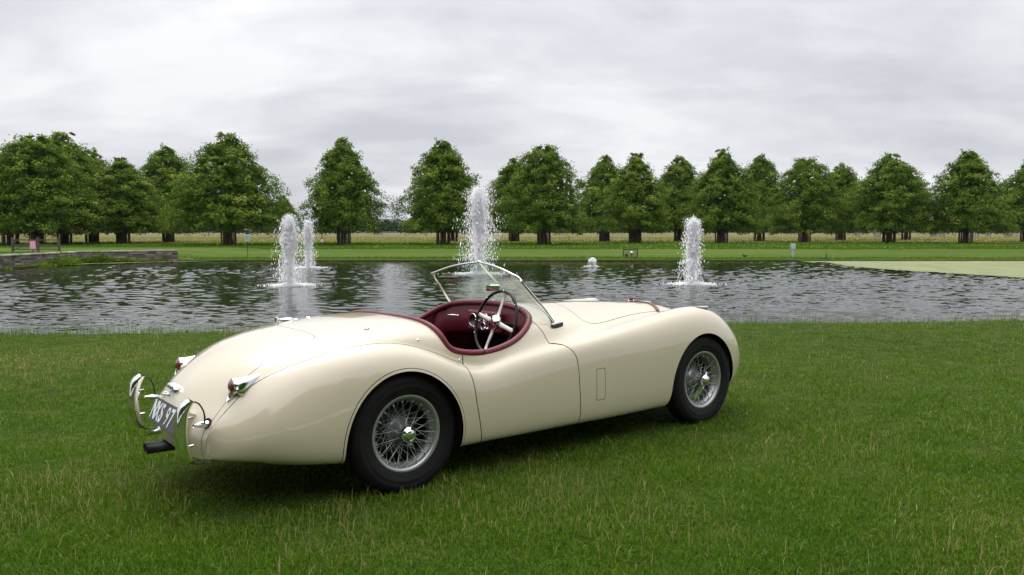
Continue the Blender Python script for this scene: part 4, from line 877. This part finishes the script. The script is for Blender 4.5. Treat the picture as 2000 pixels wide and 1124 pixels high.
# bleached seed stalks
X, Y = scatter(52000, 2.6, 13.2, 1.7); dn = wob(X, Y, .9, 51) * .6 + wob(X, Y, 2.2, 62) * .7; k = lawn_filter(X, Y) & (gr_.uniform(0, 1, len(X)) < np.clip(.04 + .62 * dn, .03, 1)) & (under_car(X, Y) < .5); X, Y = X[k], Y[k]; n = len(X)
Vs, Fs, Ts = blades(X, Y, gr_.uniform(.04, .115, n), .0022 + .00026 * Y, np.abs(gr_.normal(.35, .3, n)), gr_, np.clip(gr_.normal(.9, .07, n), 0, 1))
sme = mesh_np('dry_stalks', Vs, Fs); tint(sme, Ts); tag(link('dry_stalks', sme, grassm), 'thin bleached seed stalks standing up out of the lawn', 'dry grass', kind='stuff')
# taller thin growth along the near water's edge
n = 6000; X = gr_.uniform(-14, 15, n); Y = near_edge(X) + gr_.normal(.03, .16, n); h = np.abs(gr_.normal(.06, .045, n)) + .02 + .10 * np.clip(wob(X, 0 * X, 2.2, 71), 0, 1.5) * gr_.uniform(0, 1, n) + .06 * (X < -3)* gr_.uniform(0, 1, n)
Vr, Fr, Tr = blades(X, Y, h, .0035 + gr_.uniform(0, .003, n), np.abs(gr_.normal(.14, .12, n)), gr_, np.clip(gr_.normal(.58, .13, n), 0, 1), np.full(n, -.03))
rme = mesh_np('bank_grass', Vr, Fr); tint(rme, Tr); tag(link('bank_grass', rme, grassm), 'thin taller grass stems along the near edge of the pond', 'grass', kind='stuff')
# far bank: rough fringe, tufty lawn, hay meadow
n = 26000; X = gr_.uniform(-40, 60, n); Y = 46.55 + gr_.exponential(.5, n); k = ~((X < -19) & (Y < wall_line(X) + 1)); X, Y = X[k], Y[k]; n = len(X)
V1, F1, T1_ = blades(X, Y, gr_.uniform(.05, .17, n), np.full(n, .03), np.abs(gr_.normal(.5, .3, n)), gr_, np.clip(gr_.normal(.45, .14, n), 0, 1))
n = 80000; u = gr_.uniform(0, 1, n); Y = 63 + 130 * u ** 2.0; X = gr_.uniform(-1, 1, n) * (.78 * Y + 4)
V2, F2, T2_ = blades(X, Y, gr_.uniform(.2, .5, n) * np.interp(Y, [62, 76, 86], [.16, .34, .48]), .05 + .0009 * Y, np.abs(gr_.normal(.3, .2, n)), gr_, np.clip(gr_.normal((.34) + .50 * np.clip((Y - 77 + 5 * wob(X, Y, .12, 81)) / 12, 0, 1), .10, n), 0, 1))
fme = mesh_np('meadow_grass', np.vstack([V1, V2]), np.vstack([F1, F2 + len(V1)])); tint(fme, np.r_[T1_, T2_]); tag(link('meadow_grass', fme, grassm), 'long straw coloured hay grass in the meadow beyond the far bank', 'meadow grass', kind='stuff')
# weeds at the foot of the wall
n = 9000; xs = np.r_[gr_.uniform(-23.7, -20.2, n // 2), gr_.uniform(-23.75, -23.3, n // 2)]; Y = np.where(np.arange(n) < n // 2, wall_line(xs) - gr_.uniform(.0, .35, n), gr_.uniform(33, 43, n)); dens = wob(xs, Y, 1.6, 91) + .35 * wob(xs, Y, 5., 92); k = gr_.uniform(0, 1, n) < np.clip(.30 + .8 * dens, 0, 1); xs, Y, dens = xs[k], Y[k], dens[k]
Cw = np.stack([xs, Y, WATER + np.abs(gr_.normal(0, .24, len(xs))) * np.clip(.4 + dens, .2, 1.3)], 1); q = gr_.normal(size=Cw.shape) + np.array([0, -.5, .6]); q /= np.linalg.norm(q, axis=1, keepdims=True)
Vw, Fw = leaf_quads(Cw, gr_.uniform(.035, .08, len(Cw)), q, gr_); wme = mesh_np('weeds', Vw, Fw); tint(wme, np.repeat(np.clip(gr_.normal(.5, .16, len(Cw)), 0, 1), 4)); tag(link('weeds', wme, leafm), 'leafy green weeds growing against the foot of the stone wall', 'weeds', kind='stuff')
# ------------------------------------------------------------------ fountains
waterw = pmat('white_water', (.96, .965, .97), .5, spec=.3); ntw = waterw.node_tree; tw = ntw.nodes.new('ShaderNodeBsdfTranslucent'); tw.inputs[0].default_value = (.93, .94, .95, 1); mw = ntw.nodes.new('ShaderNodeMixShader'); mw.inputs[0].default_value = .12
ntw.links.new(ntw.nodes['Principled BSDF'].outputs[0], mw.inputs[1]); ntw.links.new(tw.outputs[0], mw.inputs[2]); ntw.links.new(mw.outputs[0], ntw.nodes['Material Output'].inputs[0])
def drops(P, D, L, Wd):
    """stretched octahedra at P along D"""
    n = len(P); D = D / (np.linalg.norm(D, axis=1, keepdims=True) + 1e-9); u = np.cross(D, np.array([.31, .95, .1])); u /= np.linalg.norm(u, axis=1, keepdims=True) + 1e-9; v = np.cross(D, u); L = L[:, None]; Wd = Wd[:, None]
    V = np.stack([P + D * L, P - D * L, P + u * Wd, P - u * Wd, P + v * Wd, P - v * Wd], 1).reshape(-1, 3); f = np.array([(0, 2, 4), (0, 4, 3), (0, 3, 5), (0, 5, 2), (1, 4, 2), (1, 3, 4), (1, 5, 3), (1, 2, 5)]); F = (np.arange(n)[:, None, None] * 6 + f[None]).reshape(-1, 3); return V, F
def whiten(me, V):
    """spray scatters light through many drops: soft upward-leaning normals"""
    c = V.reshape(-1, 6, 3); n = c - c.mean(1, keepdims=True); n /= np.linalg.norm(n, axis=2, keepdims=True) + 1e-9; own_normals(me, (n * .45 + np.array([0, 0, 1.5])).reshape(-1, 3))
def fountain(x, y, Hh, n, sp, wind, label, seed, dome=.22, size=1.):
    r = np.random.default_rng(seed); f = empty('fountain', (x, y, WATER)); tag(f, label, 'fountain', 'white water fountains in the pond'); g = 9.81
    # strands: water leaves in bursts, so drops come in clumps that share a path
    nb = n // 14; v0 = np.sqrt(2 * g * Hh) * np.clip(r.normal(.965, .028, nb), .82, 1.015); a = r.uniform(0, 6.28, nb); th = np.abs(r.normal(0, sp, nb)); t = r.uniform(0, 1, nb) ** .9 * (2 * v0 / g)
    i = np.repeat(np.arange(nb), 14); m = len(i); tt = np.clip(t[i] + r.normal(0, .035, m), .01, None); vz = v0[i] * np.cos(th[i]); vr = v0[i] * np.sin(th[i] + r.normal(0, .006, m))
    P = np.stack([vr * np.cos(a[i]) * tt + wind * tt ** 2, vr * np.sin(a[i]) * tt, vz * tt - .5 * g * tt ** 2], 1) + r.normal(0, .028 * size, (m, 3)) * (.8 + tt[:, None]); D = np.stack([vr * np.cos(a[i]), vr * np.sin(a[i]), vz - g * tt], 1)
    k = (P[:, 2] > .01); P, D, tt = P[k], D[k], tt[k]; sz = r.lognormal(0, .45, len(P)) * .0058 * size; el = 1.5 + np.clip(np.abs(D[:, 2]) / 2.0, 0, 3.)
    V1, F1 = drops(P, D, sz * el, sz)
    # turbulent white head of the jet
    nd = int(n * .27); q = r.normal(size=(nd, 3)); q /= np.linalg.norm(q, axis=1, keepdims=True); q *= r.uniform(0, 1, (nd, 1)) ** .45; zz = q[:, 2]; wd = dome * (1 - .48 * zz)
    lump = 1 + .22 * np.sin(q[:, 0] * 9 + seed) * np.cos(zz * 7)
    P2 = np.stack([q[:, 0] * wd * lump + wind * .25 * (2 * Hh / g), q[:, 1] * wd * lump, Hh * .90 - .16 * Hh * (1 - zz) * .55 + zz * .11 * Hh + r.normal(0, .02, nd) - .35 * Hh * (np.hypot(q[:, 0], q[:, 1]) ** 2) * r.uniform(0, 1, nd)], 1)
    s2 = r.lognormal(0, .4, nd) * .0095 * size; V2, F2 = drops(P2, np.array([0, 0, 1.]) + r.normal(0, .4, (nd, 3)), s2 * 1.7, s2)
    me = mesh_np('spray', np.vstack([V1, V2]), np.vstack([F1, F2 + len(V1)])); whiten(me, np.vstack([V1, V2])); tag(link('spray', me, waterw, f), kind='stuff')
    z = np.linspace(.05, Hh * .93, 40); c = np.stack([.012 * np.sin(z * 9 + seed) * z, .012 * np.cos(z * 7) * z, z], 1); jo = link('jet', tube(c, .013 + .008 * z / Hh + .004 * np.sin(z * 23 + seed), 9), waterw, f); jv = np.array([v.co[:] for v in jo.data.vertices]); own_normals(jo.data, np.c_[jv[:, 0] * 8, jv[:, 1] * 8, np.full(len(jv), .9)])
    link('nozzle', lathe([(.0, .16), (.022, .155), (.03, .11), (.045, .03), (.07, -.05), (.07, -.2)], 14), blk, f, True)
    nf = int(n * .14); rr = np.abs(r.normal(0, 1, nf)) * (.15 + .12 * Hh); a = r.uniform(0, 6.28, nf); P3 = np.stack([rr * np.cos(a) + wind * .3, rr * np.sin(a), .012 + np.abs(r.normal(0, .045, nf)) * np.exp(-rr * 1.5)], 1); s3 = r.lognormal(0, .4, nf) * .010; V3, F3 = drops(P3, np.stack([np.cos(a), np.sin(a), .6 + 0 * a], 1), s3 * 1.5, s3 * .9)
    me = mesh_np('foam', V3, F3); whiten(me, V3); tag(link('foam', me, waterw, f), kind='stuff')
fountain(-7.35, 25.9, 2.26, 18000, .026, -.035, 'left front fountain with white dome and falling curtain, nearest of the twin jets', 1, .21)
fountain(-9.95, 38.2, 2.25, 13000, .022, .012, 'narrower fountain just right of and behind the left front one', 2, .19)
fountain(-1.42, 33.0, 3.62, 28000, .033, .022, 'tallest fountain behind the windscreen in the middle of the pond', 3, .24, 1.1)
fountain(6.12, 26.4, 2.2, 17000, .026, -.025, 'right-hand fountain on its own above the front wheel of the car', 4, .17)
fountain(4.05, 39.4, .42, 3200, .085, .0, 'small low bubbling fountain right of the tallest one', 5, .17)
# ------------------------------------------------------------------ signs, posts and other small things round the pond
dark = pmat('dark_painted_metal', (.022, .025, .025), .5, noise=(12, (.05, .05, .045), .6)); pale = pmat('pale_sign_plate', (.42, .50, .52), .5); bluep = pmat('pale_blue_paint', (.28, .40, .44), .55, noise=(7, (.35, .45, .48), 1.)); pink = pmat('pink_notice_paper', (.75, .30, .48), .6); white_s = pmat('white_sign', (.75, .75, .74), .4); red_s = pmat('red_sign_border', (.42, .03, .03), .4)
timber = pmat('weathered_timber', (.05, .042, .034), .9, noise=(5, (.12, .10, .08), 1.)); inkm = pmat('dark_print', (.05, .05, .06), .6)
def zg(x, y): return float(gz(np.array(float(x)), np.array(float(y))))
# sign post by the left trees
x, y = -16.7, 49.4; s_ = empty('sign_post', (x, y, zg(x, y)), (0, 0, R(8))); tag(s_, 'slim dark post carrying a small pale green plate, left of the twin fountains', 'sign post')
link('post', tube([(0, 0, -.2), (0, 0, 1.72)], .032, 10), dark, s_, True); link('plate', box(-.15, .15, -.062, -.045, .98, 1.40, .006), pale, s_); link('head_box', box(-.12, .12, -.055, .055, 1.44, 1.70, .02), dark, s_)
for k in range(4): link('print_line', box(-.11, .11 - .05 * (k % 2), -.0665, -.0645, 1.30 - .07 * k, 1.315 - .07 * k), inkm, s_)
# round sign by the lone tree
x, y = -17.8, 73.4; s_ = empty('round_sign', (x, y, zg(x, y)), (0, 0, R(6))); tag(s_, 'round white sign with red border on a dark post beside the lone pointed tree', 'sign')
link('post', tube([(0, 0, -.2), (0, 0, 1.3)], .04, 10), dark, s_, True); Mx = Matrix.Translation((0, -.06, .42)) @ Matrix.Rotation(R(90), 4, 'X')
link('disc', xf(lathe([(0, .010), (.155, .010), (.155, 0), (0, 0)], 32), Mx), white_s, s_); link('border', xf(lathe([(.155, 0), (.155, .013), (.215, .013), (.215, 0)], 32, close=True), Mx), red_s, s_); link('cap', box(-.10, .10, -.06, .06, 1.06, 1.36, .03), dark, s_)
link('symbol', box(-.06, .06, -.0745, -.0715, .40, .44), inkm, s_)
# lamp cage on the far bank
x, y = 7.25, 47.9; s_ = empty('lamp_cage', (x, y, zg(x, y)), (0, 0, R(-6))); tag(s_, 'black open metal frame cage holding a floodlight on the far bank', 'lamp cage')
Fm = []; w2, d2, hh, b = .43, .22, .52, .02
for sx in (-1, 1):
    for sy in (-1, 1): Fm.append(box(sx * w2 - b, sx * w2 + b, sy * d2 - b, sy * d2 + b, -.05, hh))
for z0 in (.0, hh - .04):
    for sy in (-1, 1): Fm.append(box(-w2 + b, w2 - b, sy * d2 - b * .9, sy * d2 + b * .9, z0, z0 + .04))
    for sx in (-1, 1): Fm.append(box(sx * w2 - b * .9, sx * w2 + b * .9, -d2 + b, d2 - b, z0, z0 + .04))
link('frame', join(Fm), dark, s_); link('mesh_back', join([box(-w2 + b + .0, w2 - b, d2 - .004, d2 + .004, .04 + k * .055, .05 + k * .055) for k in range(8)]), dark, s_)
link('floodlight', xf(lathe([(0, .09), (.05, .085), (.10, .05), (.13, 0), (.12, -.02), (0, -.02)], 20), Matrix.Translation((.08, -.02, .28)) @ Matrix.Rotation(R(70), 4, 'X')), silver, s_, True); link('lamp_stand', tube([(.08, .02, 0), (.08, .02, .26)], .03, 8), dark, s_, True); link('control_box', box(-.33, -.14, -.10, .08, .03, .24, .02), dark, s_)
# pale blue post
x, y = 17.35, 48.3; s_ = empty('service_post', (x, y, zg(x, y)), (0, 0, R(-10))); tag(s_, 'short pale blue service post with a square head on the far bank', 'post')
link('post', box(-.065, .065, -.05, .05, -.1, .62, .012), bluep, s_); link('head', box(-.15, .15, -.075, .075, .50, .86, .02), bluep, s_); link('face_plate', box(-.10, .10, -.083, -.0755, .56, .80, .004), pale, s_)
# timber gate, posts and pink notice at the far left
x, y = -29.3, 48.2; g_ = empty('field_gate', (x, y, zg(x, y)), (0, 0, R(4))); tag(g_, 'dark timber field gate and rails at the far left behind the stone wall', 'gate')
for px_ in (-1.4, .1, 1.35): link('gate_post', box(px_ - .06, px_ + .06, -.06, .06, -.3, .95, .01), timber, g_)
for zz in (.18, .45, .75): link('gate_rail', box(-1.34, 1.29, -.022, .022, zz, zz + .07), timber, g_)
link('gate_brace', tube([(-1.3, .0, .2), (.05, .0, .8)], .03, 6), timber, g_)
x, y = -28.1, 45.9; s_ = empty('notice', (x, y, zg(x, y)), (0, 0, R(12))); tag(s_, 'small pink paper notice on a short stake behind the stone wall at far left', 'notice')
link('stake', box(-.03, .03, -.02, .02, -.2, .72), timber, s_); link('sheet', box(-.155, .155, -.034, -.021, .28, .76, .002), pink, s_)
for k in range(3): link('print_line', box(-.10, .10, -.0375, -.0355, .62 - .1 * k, .645 - .1 * k), pmat('pale_print', (.8, .6, .68), .6) if k == 0 else MATS['pale_print'], s_)
# raft in the pond, seen through the windscreen
x, y = -2.45, 30.2; s_ = empty('raft', (x, y, WATER), (0, 0, R(-12))); tag(s_, 'small brown timber raft with a box on it floating left of the tallest fountain', 'raft')
raftm = pmat('raft_timber', (.15, .12, .085), .9, noise=(8, (.24, .20, .14), 1.))
for k in range(5): link('plank', box(-.36, .36, -.27 + .11 * k, -.165 + .11 * k, .02, .06, .006), raftm, s_)
link('box', box(-.12, .10, -.10, .10, .062, .19, .012), raftm, s_); link('bent_branch', tube([(-.30, .05, .06), (-.05, .1, .13), (.25, -.05, .08)], [.02, .03, .012], 7), raftm, s_, True)
# a coot-like dark water bird on the far bank
bird = pmat('dark_plumage', (.018, .017, .017), .7); x, y = 14.3, 48.0; s_ = empty('water_bird', (x, y, zg(x, y)), (0, 0, R(10))); tag(s_, 'small dark water bird walking on the grass of the far bank', 'bird')
link('body', tube(catmull([(.17, 0, .16), (.12, 0, .15), (.02, 0, .13), (-.09, 0, .14), (-.14, 0, .19), (-.165, 0, .235), (-.20, 0, .235)], 4), np.interp(np.arange(25), [0, 3, 8, 14, 17, 20, 23, 24], [.006, .03, .068, .062, .036, .034, .028, .012]), 12), bird, s_, True)
link('bill', tube([(-.20, 0, .235), (-.235, 0, .225)], [.012, .003], 8), white_s, s_, True)
for sy in (-1, 1): link('leg', tube([(-.01 + .03 * sy, .025 * sy, .09), (-.0 + .05 * sy, .025 * sy, .045), (-.02 + .04 * sy, .025 * sy, 0)], .007, 6), bird, s_, True)
x, y = 18.8, 46.75; tag(link('mooring_stake', join([box(-.03, .03, -.03, .03, -.4, .28, .006), box(-.32, -.06, -.05, .05, -.2, .05, .02)]), timber, loc=(x, y, zg(x, y) + .05)), 'little brown timber stake at the water edge right of the pale blue post', 'stake')
x, y = 8.6, 118.; s_ = empty('marker_post', (x, y, zg(x, y))); tag(s_, 'tiny yellow topped marker post far out in the hay meadow', 'marker post'); link('post', tube([(0, 0, -.2), (0, 0, .75)], .05, 8), timber, s_); link('yellow_top', box(-.13, .13, -.05, .05, .70, 1.1, .02), pmat('marker_yellow', (.62, .42, .06), .5), s_)
# pale tree guards far out in the meadow on the right
gp2, gr2 = guard_mesh(9, 10); farg = pmat('bleached_pale', (.20, .20, .19), .9); m1 = mesh = None
for i, (px_, dd) in enumerate(((1640, 175), (1675, 190), (1712, 172), (1822, 180), (1838, 176), (1905, 190), (1928, 186), (1964, 178), (1986, 188))):
    x = (px_ - 1000) / 1526.5 * dd; g_ = empty('tree_guard', (x, dd, zg(x, dd))); tag(g_, 'bleached grey guard box far out in the right-hand meadow, ' + ('leftmost', 'second from left', 'third from left', 'fourth from left', 'middle one', 'fourth from right', 'third from right', 'second from right', 'rightmost')[i] + ' of nine', 'tree guard', 'bleached guards far out in the meadow')
    if i == 0: m1 = link('pale_ring', join(gp2), farg, g_).data
    else: link('pale_ring', m1, parent=g_)
    g_.children[0]['kind'] = 'stuff'
